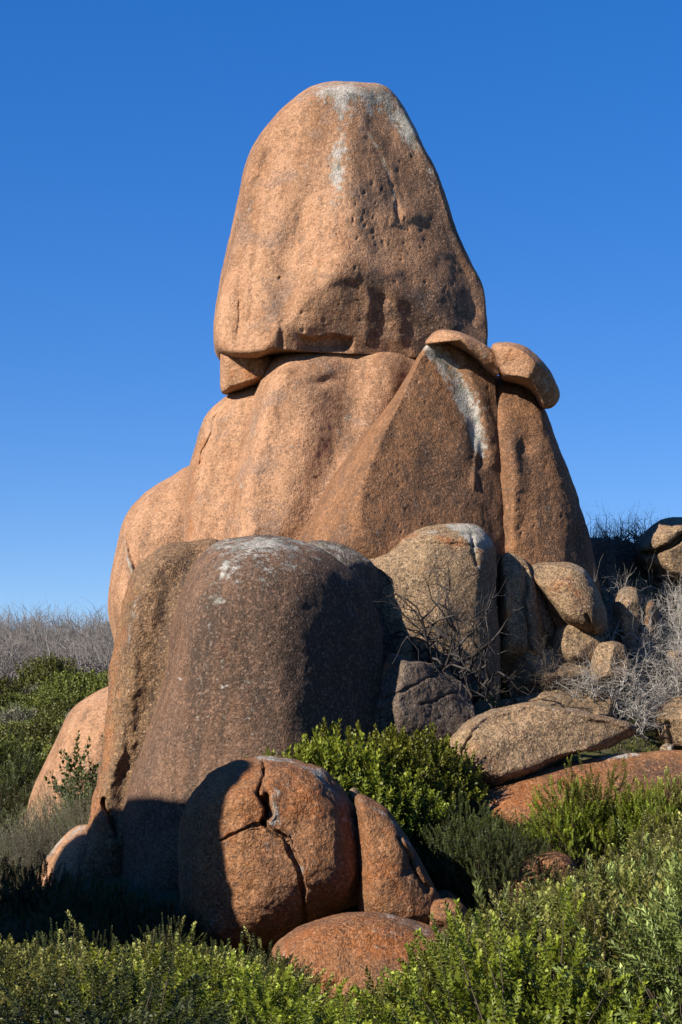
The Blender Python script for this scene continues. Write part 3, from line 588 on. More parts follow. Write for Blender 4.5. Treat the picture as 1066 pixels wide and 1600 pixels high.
rock('boulder', 'cream-fronted blocky rock above the flat-topped slab, flecked with twig shadows', 31.7,
     [(798, 1022), (822, 1010), (870, 1012), (905, 1022), (930, 1048), (928, 1080), (880, 1100), (830, 1100), (798, 1090), (790, 1060)],
     0.95, 'tan', nt=160, ns=55, sharp=0.45, clips=[(815, 1045, 0.72, 0.5, -0.5, 0.06), (835, 1050, 0.76, -0.35, -0.75, 0.06), (850, 1066, 0.72, -0.5, 0.8, 0.06)],
     paint=[(OR, ('b', 805, 1060, 16, 20), 0.3), (LI, ('b', 808, 1040, 16, 20), 0.35), (DK, ('b', 880, 1040, 40, 25), 0.25)], facets=3, seed=26, lump=0.3, rough=1.6)
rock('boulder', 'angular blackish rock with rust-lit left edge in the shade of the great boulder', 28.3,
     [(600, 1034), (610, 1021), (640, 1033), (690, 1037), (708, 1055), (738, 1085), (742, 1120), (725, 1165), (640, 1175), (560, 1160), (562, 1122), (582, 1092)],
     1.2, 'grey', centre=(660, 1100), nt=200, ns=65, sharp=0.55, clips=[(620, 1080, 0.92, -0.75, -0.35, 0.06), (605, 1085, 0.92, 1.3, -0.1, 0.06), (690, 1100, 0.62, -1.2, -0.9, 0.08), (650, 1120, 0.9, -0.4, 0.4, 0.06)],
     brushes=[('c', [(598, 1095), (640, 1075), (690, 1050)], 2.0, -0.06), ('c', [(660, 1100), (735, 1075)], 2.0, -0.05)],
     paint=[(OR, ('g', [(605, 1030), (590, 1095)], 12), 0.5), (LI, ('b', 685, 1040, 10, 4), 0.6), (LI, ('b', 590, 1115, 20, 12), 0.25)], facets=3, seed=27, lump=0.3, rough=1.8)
rock('rock_slab', 'long flat-topped pale slab lying behind the broad tilted boulder', 31.0,
     [(712, 1140), (735, 1105), (760, 1095), (800, 1090), (870, 1080), (945, 1083), (962, 1100), (958, 1130), (900, 1160), (740, 1170)],
     0.9, 'tan', cat='slab', nt=170, ns=50, sharp=0.35, clips=[(820, 1110, 0.6, -0.1, -1.6, 0.08)], brushes=[('c', [(800, 1090), (806, 1120)], 3, -0.15)], paint=[(LI, ('b', 850, 1090, 100, 8), 0.25)], facets=3, seed=28, lump=0.4, rough=1.6)
rock('tilted_boulder', 'broad speckled tan boulder tilted like a lid, pointed at its right end', 28.1,
     [(698, 1158), (722, 1132), (765, 1112), (800, 1101), (835, 1098), (880, 1106), (935, 1116), (980, 1127), (995, 1137), (990, 1150), (955, 1166), (905, 1178), (872, 1192), (830, 1215), (770, 1240), (712, 1240), (690, 1205), (692, 1175)],
     1.25, 'tan', centre=(815, 1160), nt=280, ns=85, sharp=0.4, p=2.6, clips=[(800, 1140, 0.75, 0.05, -1.15, 0.10), (720, 1170, 0.85, 0.9, -0.45, 0.12), (930, 1152, 0.80, -1.2, 1.7, 0.04), (800, 1190, 0.98, -0.25, -0.35, 0.1)],
     brushes=[('c', [(735, 1150), (725, 1175), (728, 1200)], 3, -0.08), ('g', [(700, 1160), (760, 1120), (830, 1103), (900, 1113), (985, 1135)], 5, 0.06)],
     paint=[(LI, ('g', [(720, 1140), (780, 1112), (840, 1104), (930, 1120)], 8), 0.25), (OR, ('b', 715, 1175, 24, 30), 0.3), (LI, ('g', [(870, 1185), (930, 1150), (980, 1138)], 6), 0.3), (DK, ('b', 840, 1150, 80, 25), 0.10)], seed=29, lump=0.35, rough=1.3)
rock('boulder', 'small brown boulder on the mossy slope to the right of the bleached bushes', 31.3,
     [(1028, 1104), (1046, 1092), (1075, 1088), (1112, 1105), (1120, 1150), (1080, 1172), (1040, 1165), (1021, 1135)], 0.8, 'tan', nt=120, ns=40,
     paint=[(OR, ('b', 1060, 1120, 40, 30), 0.25), (DK, ('b', 1050, 1140, 25, 20), 0.2)], brushes=[('c', [(1045, 1130), (1050, 1160)], 3, -0.1)], facets=3, seed=30, rough=1.5)
rock('rock_slab', 'wide low rust-red slab sloping out of the scrub below the tilted boulder', 27.9,
     [(712, 1262), (738, 1243), (790, 1222), (850, 1202), (910, 1187), (970, 1178), (1066, 1176), (1180, 1185), (1230, 1250), (1180, 1340), (1000, 1350), (860, 1330), (770, 1310), (722, 1288)],
     1.9, 'rust', cat='slab', centre=(960, 1260), nt=260, ns=85, clips=[(900, 1240, 1.0, 0.0, -1.5, 0.25)], brushes=[('g', [(745, 1270), (800, 1240), (880, 1225)], 6, -0.10), ('b', 830, 1250, 60, 15, 0.12)],
     paint=[(OR, ('b', 820, 1245, 70, 25), 0.45), (LI, ('g', [(722, 1258), (760, 1262), (800, 1235)], 6), 0.35), (LI, ('g', [(930, 1184), (1000, 1178)], 4), 0.6), (DK, ('b', 1030, 1205, 70, 25), 0.45), (DK, ('b', 760, 1240, 40, 10), 0.3)], seed=31, lump=0.5)

# --- the cracked boulder at the foot of the tower and its satellites
rock('cracked_boulder', 'rust-red round boulder split into three blocks by dark cracks', 24.2,
     [(300, 1236), (330, 1205), (370, 1188), (410, 1183), (460, 1187), (500, 1200), (530, 1228), (555, 1270), (572, 1320), (577, 1370), (560, 1408), (520, 1430), (485, 1455), (440, 1482), (390, 1500), (320, 1490), (288, 1420), (278, 1340), (283, 1275)],
     1.5, 'rust', centre=(425, 1335), p=2.9, nt=420, ns=150, sharp=0.25, clips=[(430, 1330, 1.38, -0.06, -0.28, 0.12), (535, 1300, 1.18, -0.42, -0.25, 0.12), (440, 1240, 1.2, 0.0, -1.1, 0.12), (350, 1330, 1.25, 0.5, 0.0, 0.15)],
     brushes=[('c', [(408, 1175), (412, 1215), (404, 1240), (418, 1262), (413, 1285)], 2.4, -0.22), ('c', [(416, 1244), (421, 1270)], 5, -0.22), ('c', [(413, 1285), (380, 1296), (345, 1313)], 1.8, -0.08),
              ('c', [(413, 1283), (440, 1308), (464, 1348), (474, 1400), (478, 1460)], 2.0, -0.14), ('p', [(420, 1180), (520, 1200), (600, 1330), (560, 1430), (485, 1440), (476, 1390), (466, 1345), (420, 1290)], 8, 0.06),
              ('b', 385, 1245, 40, 30, 0.06)],
     paint=[(LI, ('g', [(430, 1240), (432, 1280)], 11), 0.36), (LI, ('g', [(400, 1185), (460, 1187), (510, 1210)], 6), 0.45), (LI, ('g', [(500, 1210), (540, 1260), (560, 1300)], 10), 0.4), (LI, ('b', 460, 1385, 20, 30), 0.2), (LI, ('g', [(440, 1310), (470, 1360)], 4), 0.4),
            (OR, ('b', 380, 1250, 60, 40), 0.25), (OR, ('b', 480, 1270, 40, 60), 0.22), (OR, ('b', 400, 1390, 70, 50), -0.28), (OR, ('b', 510, 1360, 40, 50), -0.1)],
     parts=[('block', [(420, 1150), (412, 1215), (404, 1240), (418, 1262), (413, 1284), (440, 1308), (464, 1348), (474, 1400), (478, 1520), (700, 1520), (700, 1150)]),
            ('block', [(413, 1284), (380, 1296), (345, 1313), (200, 1340), (200, 1560), (478, 1560), (474, 1400), (464, 1348), (440, 1308)]), ('block', None)],
     seed=32, rough=1.5, lump=0.6)
rock('rock_slab', 'tapering rust-brown slab leaning against the right side of the cracked boulder', 23.75,
     [(556, 1246), (580, 1249), (606, 1266), (632, 1300), (655, 1342), (680, 1388), (694, 1412), (690, 1450), (640, 1470), (585, 1460), (560, 1420), (560, 1330)],
     1.05, 'rust', cat='slab', nt=200, ns=65, centre=(618, 1380), sharp=0.2, clips=[(610, 1360, 0.82, -0.2, -0.3, 0.15), (655, 1380, 0.70, -0.9, -0.5, 0.1)], brushes=[('c', [(622, 1310), (640, 1350), (668, 1392)], 4, -0.12), ('b', 640, 1350, 10, 20, -0.12)],
     paint=[(LI, ('g', [(560, 1250), (605, 1275), (640, 1320)], 5), 0.4), (DK, ('b', 645, 1340, 16, 50), 0.3)], seed=33, rough=1.6, lump=0.4)
rock('rock_slab', 'thin dark splinter lying behind the small rusty knob', 24.3,
     [(680, 1396), (700, 1390), (724, 1408), (740, 1436), (738, 1465), (700, 1465), (682, 1430)], 0.4, 'rust', cat='slab', nt=80, ns=30, sharp=0.3, facets=3, seed=34, lump=0.4, rough=1.6)
rock('stone', 'small rusty knob of rock between the leaning slab and the shrubs', 23.3,
     [(671, 1412), (685, 1405), (708, 1406), (726, 1416), (740, 1442), (738, 1475), (700, 1485), (670, 1465)], 0.5, 'rust', cat='stone', nt=110, ns=40, sharp=0.2, clips=[(700, 1440, 0.42, -0.3, -0.2, 0.08)],
     paint=[(LI, ('b', 700, 1430, 20, 16), 0.2), (OR, ('b', 695, 1412, 20, 8), 0.4)], facets=4, seed=35, rough=1.8)
rock('stone', 'tiny ochre stone perched in the notch behind the cracked boulder', 24.8,
     [(546, 1236), (554, 1231), (561, 1238), (562, 1250), (550, 1252)], 0.10, 'tan', cat='stone', nt=40, ns=14, paint=[(OR, ('b', 553, 1241, 12, 12), 0.4)], seed=36)
rock('boulder', 'low orange-red hump of rock rising from the foreground shrubs', 21.6,
     [(424, 1492), (448, 1462), (498, 1438), (550, 1427), (605, 1431), (660, 1446), (712, 1464), (745, 1490), (755, 1560), (700, 1640), (560, 1660), (430, 1640), (408, 1560)],
     1.5, 'rust', nt=240, ns=80, centre=(580, 1550), clips=[(580, 1490, 1.0, -0.05, -0.9, 0.3)], brushes=[('g', [(430, 1510), (480, 1540), (520, 1545)], 12, -0.12)],
     paint=[(OR, ('b', 580, 1475, 110, 30), 0.42), (LI, ('g', [(600, 1432), (640, 1442), (700, 1464), (735, 1485)], 5), 0.42), (DK, ('b', 690, 1480, 45, 14), 0.35), (DK, ('b', 450, 1520, 40, 30), 0.3)], seed=37, lump=0.7)
rock('boulder', 'dark rounded rock lying in the deep shade among the hollow shrubs', 24.6,
     [(795, 1362), (815, 1342), (845, 1332), (880, 1336), (905, 1360), (910, 1400), (880, 1440), (810, 1440), (790, 1400)], 0.7, 'rust', nt=120, ns=40, brushes=[('c', [(840, 1335), (846, 1370), (860, 1400)], 3, -0.08)], facets=3, seed=38, rough=1.5)
rock('stone', 'pinkish low stone half buried between the green shrubs and the rust-red slab', 27.2,
     [(618, 1274), (640, 1262), (680, 1252), (712, 1254), (722, 1272), (700, 1292), (640, 1296)], 0.5, 'pink', cat='stone', nt=90, ns=30, seed=39, clips=[(670, 1270, 0.3, 0, -1.0, 0.1)])
for k, (ol, yy, lb) in enumerate([
        ([(985, 1036), (1004, 1020), (1022, 1026), (1026, 1048), (1002, 1060), (986, 1054)], 32.2, 'small cream stone glimpsed through the bleached twigs beside the grey peaked rock'),
        ([(1030, 1030), (1050, 1016), (1078, 1018), (1090, 1045), (1066, 1064), (1036, 1056)], 32.5, 'pale pinkish stone behind the bleached twigs, above the mossy slope'),
        ([(800, 1094), (812, 1088), (832, 1090), (838, 1100), (820, 1106), (802, 1104)], 31.2, 'flat chip of rock in front of the cream-fronted block'),
        ([(1030, 1170), (1042, 1160), (1054, 1166), (1056, 1180), (1036, 1182)], 31.0, 'small bleached stump, modelled as a stone, at the edge of the rust-red slab')]):  # last entry: stone shape standing in for a bleached stump
    rock('stone', lb, yy, ol, 0.3, 'tan', cat='stone', nt=60, ns=22, sharp=0.2, paint=[(LI, ('b', ol[2][0], ol[2][1], 40, 20), 0.5)], facets=4, rough=1.5, seed=40 + k)
# where the edge of the neighbour's shade falls on the rocks: photo pixel and distance, carried along the sun's rays
def sun_line(px, py, Y, Yp=25.0):
    p = P(px, py, Y); p = p + SUN * ((p[1] - Yp) / -SUN[1])
    return tuple(float(v) for v in proj(p))
_e = [sun_line(*q) for q in [(138, 1300, 27.8), (152, 1292, 27.6), (195, 1248, 27.2), (250, 1240, 26.2), (388, 1185, 23.75), (330, 1225, 23.1), (306, 1262, 22.95), (309, 1313, 22.85), (330, 1380, 22.85), (374, 1438, 23.1)]]
_e = [_e[0], _e[1], _e[2], _e[3], _e[4], _e[6], _e[7], _e[8], _e[9]]
SHADE = [(_e[0][0] - 30, _e[0][1] + 25)] + _e[1:] + [(_e[-1][0] + 60, 2400), (_e[0][0] - 160, 2400), (_e[0][0] - 60, _e[0][1] + 300)]
SHADE_C = (0.5 * (_e[0][0] + _e[-1][0]), 1650)
# the neighbouring outcrop beyond the left edge of the picture, whose shade falls on the tower's foot
rock('outcrop', 'tall neighbouring outcrop left of the tower, shading its foot', 25.0,
     SHADE,
     1.0, 'pink', nt=140, ns=45, centre=SHADE_C, offset=SUN * 11.0, seed=60)

# chips and cobbles fallen between the boulders
def chips():
    r = np.random.RandomState(77); protos = []
    for k in range(4):
        pts = unit(r.normal(size=(26, 3)));
        import bmesh
        bm = bmesh.new()
        for q in pts * r.uniform(0.75, 1.0, (26, 1)) * np.array([1.0, 0.8, 0.55]): bm.verts.new(q)
        res = bmesh.ops.convex_hull(bm, input=bm.verts)
        bmesh.ops.delete(bm, geom=[e for e in res['geom_interior'] if isinstance(e, bmesh.types.BMVert)], context='VERTS')
        bmesh.ops.bevel(bm, geom=list(bm.edges), offset=0.05, segments=1, affect='EDGES')
        me = bpy.data.meshes.new('stone'); bm.to_mesh(me); bm.free(); me.materials.append(M['tan']); protos.append(me)
    for zone, n, (xa, xb), (ya, yb), (s0, s1) in [
            ('strewn on the mossy slope under the bleached bushes', 34, (900, 1090), (30.6, 33.5), (0.05, 0.17)),
            ('lying in front of the tilted boulder', 16, (700, 980), (27.6, 28.6), (0.04, 0.12)),
            ('fallen in the cleft below the splintered column', 16, (770, 900), (30.6, 31.6), (0.06, 0.18))]:
        for _ in range(n):
            Y = r.uniform(ya, yb); px = r.uniform(xa, xb); X = P(px, 1100, Y)[0]; sc = r.uniform(s0, s1)
            o = bpy.data.objects.new('stone', protos[r.randint(4)]); COL.objects.link(o)
            o.location = (X, Y, ground_z(X, Y)[0] + sc * 0.2); o.rotation_euler = (r.normal(0, .3), r.normal(0, .3), r.uniform(0, 6.28)); o.scale = (sc, sc, sc)
            tag(o, 'small loose angular stone ' + zone, 'stone', 'loose stones ' + zone, 'thing')
chips()

# ------------------------------------------------------------------ vegetation
def leaf_quads(base, d, n, L, W):
    """diamond leaves: base (k,3), direction d, face normal n"""
    side = unit(np.cross(d, n)); n2 = np.cross(side, d)
    L = L[:, None]; W = W[:, None]
    mid = base + d * L * 0.55 + n2 * L * 0.05
    v = np.stack([base, mid + side * W * 0.5, base + d * L - n2 * L * 0.06, mid - side * W * 0.5], 1)
    return v.reshape(-1, 3), np.arange(len(base) * 4).reshape(-1, 4)

def tubes(segs, sides=4):
    """segs: list of (p0, p1, r0, r1)"""
    a = np.array([s[0] for s in segs]); b = np.array([s[1] for s in segs]); r0 = np.array([s[2] for s in segs]); r1 = np.array([s[3] for s in segs])
    d = unit(b - a); ref = np.where(np.abs(d[:, 2:3]) > 0.9, np.array([[1.0, 0, 0]]), np.array([[0, 0, 1.0]]))
    u = unit(np.cross(d, ref)); w = np.cross(d, u)
    an = np.arange(sides) * 2 * math.pi / sides
    ring = np.cos(an)[None, :, None] * u[:, None] + np.sin(an)[None, :, None] * w[:, None]
    v = np.concatenate([a[:, None] + ring * r0[:, None, None], b[:, None] + ring * r1[:, None, None]], 1)
    k = np.arange(len(segs))[:, None] * 2 * sides; i = np.arange(sides)[None]; j = (np.arange(sides)[None] + 1) % sides
    f = np.stack([k + i, k + j, k + sides + j, k + sides + i], -1).reshape(-1, 4)
    return v.reshape(-1, 3), f

def make_shrub(name, seed, mat, shoots=250, nl=38, shoot_len=(0.16, 0.30), leaf=(0.033, 0.0125), R=0.62, H=0.95, tip=0.8, up=0.75, inner=900, open_=0.0, ang=(1.05, 0.35), rough=0.42):
    r = np.random.RandomState(seed)
    root = empty(name)
    z = r.uniform(-0.15, 1, shoots); a = r.uniform(0, 2 * math.pi, shoots); q = np.sqrt(np.clip(1 - z * z, 0, 1))
    dirs = np.stack([q * np.cos(a), q * np.sin(a), z], 1)
    bump = 1 + rough * noise3(dirs * 2.1 + seed * 3.3) + 0.25 * noise3(dirs * 4.7 + seed)
    rad = np.where(r.rand(shoots) < 0.72, r.uniform(0.86, 1.0, shoots), r.uniform(0.5, 0.86, shoots)) * bump
    ctr = dirs * rad[:, None] * np.array([R, R, H * 0.60]) + np.array([0, 0, H * 0.36])
    ax = unit(dirs * 0.6 + np.array([0, 0, up]) + r.normal(0, 0.22, (shoots, 3)))
    SL = r.uniform(*shoot_len, shoots)
    org = ctr - ax * SL[:, None] * 0.7
    t = (np.arange(nl) + 0.5) / nl
    T_ = np.repeat(t[None], shoots, 0); az = np.arange(nl)[None] * 2.39996 + r.uniform(0, 6, (shoots, 1))
    u = unit(np.cross(ax, np.array([0.3, 0.2, 1.0]))); w = np.cross(ax, u)
    radial = np.cos(az)[..., None] * u[:, None] + np.sin(az)[..., None] * w[:, None]
    th = ang[0] + (ang[1] - ang[0]) * T_ ** 1.3 + r.normal(0, 0.12, T_.shape)
    d = ax[:, None] * np.cos(th)[..., None] + radial * np.sin(th)[..., None]
    base = org[:, None] + ax[:, None] * (T_ * SL[:, None])[..., None] + radial * 0.003
    nrm = ax[:, None] * np.sin(th)[..., None] - radial * np.cos(th)[..., None] + r.normal(0, 0.15, d.shape)
    L = leaf[0] * r.uniform(0.75, 1.25, T_.shape) * (1.05 - 0.35 * T_)
    W = leaf[1] * r.uniform(0.8, 1.25, T_.shape)
    v, f = leaf_quads(base.reshape(-1, 3), unit(d.reshape(-1, 3)), nrm.reshape(-1, 3), L.ravel(), W.ravel())
    st = np.clip(r.normal(0.5, 0.35, (shoots, 1)), 0, 1) * tip
    pale = np.clip((T_ - 0.55) / 0.45, 0, 1) ** 1.2 * st + r.uniform(0, 0.10, T_.shape)
    g = np.clip(r.uniform(0, 1, T_.shape) * 0.5 + r.uniform(0, 0.5, (shoots, 1)), 0, 1)
    col = np.stack([pale.ravel(), g.ravel(), 0 * pale.ravel(), 1 + 0 * pale.ravel()], 1)
    # inner fill leaves in the darker leaf tones, closing the crown
    di = unit(r.normal(size=(inner, 3))); di[:, 2] = np.abs(di[:, 2])
    bi = 1 + 0.42 * noise3(di * 2.1 + seed * 3.3)
    bc = di * (r.uniform(0.35, 0.86, inner) * bi)[:, None] * np.array([R, R, H * 0.60]) + np.array([0, 0, H * 0.30])
    dd = unit(di * 0.7 + r.normal(0, 0.6, (inner, 3)) + np.array([0, 0, 0.3]))
    v2, f2 = leaf_quads(bc, dd, unit(r.normal(size=(inner, 3))), np.full(inner, leaf[0] * 1.1), np.full(inner, leaf[1] * 1.3))
    c2 = np.stack([np.zeros(inner), r.uniform(0, 0.5, inner), np.zeros(inner), np.ones(inner)], 1)
    fo = mesh_obj('foliage', np.vstack([v, v2]), np.vstack([f, f2 + len(v)]), M[mat], root, smooth=False, cols=np.repeat(np.vstack([col, c2]), 4, 0))
    segs = []
    for k in r.choice(shoots, min(70, shoots), replace=False):
        p0 = np.array([r.normal(0, 0.05), r.normal(0, 0.05), -0.15]); p2 = org[k] + ax[k] * SL[k] * 0.5
        p1 = p0 * 0.45 + p2 * 0.55 + r.normal(0, 0.05, 3) - np.array([0, 0, 0.05])
        segs += [(p0, p1, 0.008, 0.005), (p1, p2, 0.005, 0.002)]
    v, f = tubes(segs, 3)
    mesh_obj('stem', v, f, M['stem'], root)
    root['size'] = (R * 1.12, H * 1.02)
    return root

def branch(segs, r, p, d, L, rad, level, kids, wig, up, n=5):
    q = np.array(p, float); d = unit(np.array(d, float))
    for i in range(n):
        d = unit(d + r.normal(0, wig, 3) + np.array([0, 0, up]))
        e = q + d * L / n; r0 = rad * (1 - 0.62 * i / n); r1 = rad * (1 - 0.62 * (i + 1) / n)
        segs.append((q.copy(), e.copy(), r0, r1)); q = e
        if level > 0 and i >= 1:
            for _ in range(kids):
                s = unit(d * 0.55 + r.normal(0, 0.62, 3))
                branch(segs, r, q, s, L * r.uniform(0.42, 0.68), r1 * 0.72, level - 1, max(1, kids - 1) if level > 1 else kids, wig * 1.15, up, n=4 if level > 1 else 3)

def make_dead(name, seed, mat, stems=5, L=1.2, rad=0.018, level=2, kids=2, wig=0.28, up=0.06, spread=0.8, flat=1.0, rise=0.0):
    r = np.random.RandomState(seed); root = empty(name); segs = []
    if rise:
        sub = []
        for j in range(3): branch(sub, r, (r.normal(0, 0.05), r.normal(0, 0.05), -0.1), (r.normal(0, 0.12), r.normal(0, 0.12), 1), rise + 0.12, rad * 1.25, 0, 0, 0.12, 0.1)
        v, f = tubes(sub, 5); mesh_obj('trunk', v, f, M[mat], root); segs += sub
    for k in range(stems):
        a = 2 * math.pi * k / stems + r.uniform(0, 1)
        d = np.array([math.cos(a) * spread, math.sin(a) * spread, flat])
        sub = []; branch(sub, r, (r.normal(0, 0.04), r.normal(0, 0.04), rise - 0.12), d, L * r.uniform(0.7, 1.1), rad, level, kids, wig, up)
        v, f = tubes(sub, 4); mesh_obj('branch', v, f, M[mat], root); segs += sub
    pts = np.array([s[1] for s in segs]); root['size'] = (float(np.percentile(np.abs(pts[:, 0]), 97)), float(pts[:, 2].max()))
    return root

def spawn(src, loc, rz, sc, label, cat, group=None, tilt=(0, 0)):
    """first use moves the source itself, later uses copy it with its parts"""
    if src.get('used'):
        o = copy_tree(src, loc, rz, sc, tilt)
    else:
        o = src; o['used'] = 1; o.location = loc; o.rotation_euler = (tilt[0], tilt[1], rz); o.scale = (sc, sc, sc) if np.isscalar(sc) else sc
    for k in ('label', 'category', 'group'):
        if k in o: del o[k]
    tag(o, label, cat, group)
    return o

def place(src, px, top, base, Y, wpx, label, cat='shrub', group=None, rz=None):
    """stand a shrub so that its foot and crown reach the given photo pixels at distance Y"""
    p0 = P(px, base, Y); Wd = wpx * Y / F / 2
    R0, H0 = src['size']
    g = ground_z(p0[0], p0[1])[0]
    p0[2] = min(p0[2], g + 0.12)
    H = P(px, top, Y)[2] - p0[2]
    if cat == 'shrub': Wd = max(Wd, 0.85 * H / H0 * R0)
    return spawn(src, p0, rnd.uniform(0, 6.28) if rz is None else rz, (Wd / R0, Wd / R0, H / H0), label, cat, group)

rnd = random.Random(5)
SH = dict(shoots=215, nl=46, shoot_len=(0.13, 0.26), leaf=(0.032, 0.0150), ang=(1.15, 0.38), inner=1300, rough=0.75, up=0.5)
olive = [make_shrub('heath_shrub', 100 + i, 'leaf_olive', tip=(1.0, 0.75, 0.9)[i % 3], **SH) for i in range(4)]
sage = [make_shrub('heath_shrub', 120 + i, 'leaf_blue', tip=0.9, **{**SH, 'leaf': (0.044, 0.012), 'shoot_len': (0.18, 0.30)}) for i in range(2)]
bright = [make_shrub('heath_shrub', 130 + i, 'leaf_bright', tip=0.8, **{**SH, 'leaf': (0.032, 0.016)}) for i in range(2)]
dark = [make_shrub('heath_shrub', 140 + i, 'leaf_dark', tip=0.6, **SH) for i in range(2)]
mid = [make_shrub('heath_shrub', 150 + i, 'leaf_bright', tip=0.45, shoots=300, nl=16, leaf=(0.052, 0.026), shoot_len=(0.10, 0.18), inner=900) for i in range(3)]
red = [make_shrub('withered_shrub', 160, 'leaf_red', tip=0.6, shoots=150, R=0.35, H=0.7, up=1.6)]

# foreground heath: a thicket standing on the ground in front of the rocks
ENV = np.array([(-400, 1440), (0, 1462), (60, 1475), (150, 1490), (270, 1462), (330, 1490), (400, 1478), (440, 1540), (500, 1566), (560, 1570), (640, 1556), (700, 1530), (740, 1462), (800, 1408), (860, 1388), (930, 1358), (1000, 1330), (1066, 1290), (1500, 1250)])
FG = 'heath shrubs filling the foreground'
fg_kind = {'o': 'olive heath shrub with cream tipped shoots', 's': 'sage green heath shrub with long pale shoots', 'b': 'bright yellow-green shrub', 'd': 'dark green heath shrub with few pale tips'}
def fg_where(px, Y):
    if px < 420: return 'before the shaded foot of the great boulder' if Y > 13 else 'in the foreground left of the hump'
    if px < 740: return 'hugging the orange-red hump' if Y > 15 else 'in the foreground before the orange-red hump'
    return 'on the rise before the shaded hollow' if Y > 13 else 'in the foreground below the rise'
n_fg = 0
Yc = 7.2
while Yc < 20.4:
    half = 0.1785 * Yc + 1.3
    x = -half + rnd.uniform(0, 0.4)
    while x < half:
        X = x + rnd.uniform(-0.18, 0.18); Yy = Yc + rnd.uniform(-0.2, 0.2)
        z = ground_z(X, Yy)[0]
        px, _ = proj((X, Yy, z + 0.8))
        k = 'o'; u = rnd.random()
        if Yy < 9.4 and 330 < px < 620: k = 'b'
        elif px > 760 and Yy < 13 and u < 0.28: k = 's'
        elif px < 420 and u < 0.35: k = 'd'
        elif u > 0.9: k = 'b'
        src = rnd.choice({'o': olive, 's': sage, 'b': bright, 'd': dark}[k])
        sc = rnd.uniform(0.85, 1.35)
        env = np.interp(px, ENV[:, 0], ENV[:, 1]) + rnd.uniform(-6, 14)
        ztop = P(px, env, Yy)[2]
        need = (ztop - z) / src['size'][1]
        if need < sc: sc = need
        if sc > 0.45:
            spawn(src, (X, Yy, z - 0.02), rnd.uniform(0, 6.28), (min(max(sc, 0.85), 1.2), min(max(sc, 0.85), 1.2), min(sc, 1.3)), fg_kind[k] + ' ' + fg_where(px, Yy), 'shrub', FG); n_fg += 1
        x += 0.72
    Yc += 0.66
place(red[0], 1058, 1535, 1640, 9.5, 60, 'withered reddish-brown shrub among the sage green ones')

# shrubs round the rocks
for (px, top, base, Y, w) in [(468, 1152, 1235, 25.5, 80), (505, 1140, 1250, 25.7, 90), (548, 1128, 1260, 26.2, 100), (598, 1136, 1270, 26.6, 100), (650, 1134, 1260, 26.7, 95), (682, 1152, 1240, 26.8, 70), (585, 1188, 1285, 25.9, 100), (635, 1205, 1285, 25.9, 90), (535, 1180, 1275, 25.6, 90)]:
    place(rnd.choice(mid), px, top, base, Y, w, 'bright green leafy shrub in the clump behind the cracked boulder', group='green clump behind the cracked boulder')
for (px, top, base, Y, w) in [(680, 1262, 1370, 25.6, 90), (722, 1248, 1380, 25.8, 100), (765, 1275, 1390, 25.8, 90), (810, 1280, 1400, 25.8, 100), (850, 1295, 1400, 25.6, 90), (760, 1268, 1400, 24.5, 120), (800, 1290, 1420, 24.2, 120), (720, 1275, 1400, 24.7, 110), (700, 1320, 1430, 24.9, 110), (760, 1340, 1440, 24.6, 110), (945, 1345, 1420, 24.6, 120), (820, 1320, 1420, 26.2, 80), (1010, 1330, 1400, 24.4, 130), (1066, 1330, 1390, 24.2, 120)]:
    place(rnd.choice(dark), px, top, base, Y, w, 'dark shrub in the shaded hollow behind the leaning slab', group='shrubs in the shaded hollow')  # dark leaf colour stands in for shade the hollow does not receive
for (px, top, base, Y, w) in [(888, 1218, 1330, 25.3, 90), (930, 1192, 1345, 25.4, 105), (975, 1225, 1350, 25.3, 90), (905, 1270, 1360, 25.3, 90), (960, 1280, 1370, 25.2, 90)]:
    place(rnd.choice(bright), px, top, base, Y, w, 'sunlit green shrub on the rim of the shaded hollow, before the rust-red slab', group='sunlit shrubs before the rust-red slab')
for (px, top, base, Y, w) in [(1015, 1222, 1330, 25.0, 80), (1050, 1205, 1330, 25.2, 90), (1095, 1215, 1330, 25.0, 90), (1035, 1265, 1350, 24.4, 90), (1080, 1270, 1360, 24.0, 90)]:
    place(rnd.choice(olive[:2] + bright), px, top, base, Y, w, 'olive shrub right of the sunlit green shrubs, before the rust-red slab', group='olive shrubs before the rust-red slab')
place(mid[0], 738, 1188, 1232, 28.5, 44, 'small green shrub against the left face of the tilted boulder')
place(mid[1], 862, 1172, 1205, 28.9, 56, 'little green sprig of shrub at the lower edge of the tilted boulder')
place(mid[2], 705, 1215, 1245, 28.3, 40, 'tiny green shrub below the blunt left end of the tilted boulder')

for k in range(26):                      # the scrub runs on past the right edge of the picture
    Y = rnd.uniform(20.5, 33); X = P(1066, 1200, Y)[0] + rnd.uniform(0.5, 4.0)
    spawn(rnd.choice(olive + mid), (X, Y, ground_z(X, Y)[0] - 0.03), rnd.uniform(0, 6.28), rnd.uniform(0.7, 1.1), 'green shrub on the open slope right of the rust-red slab', 'shrub', 'scrub on the open slope right of the slab')
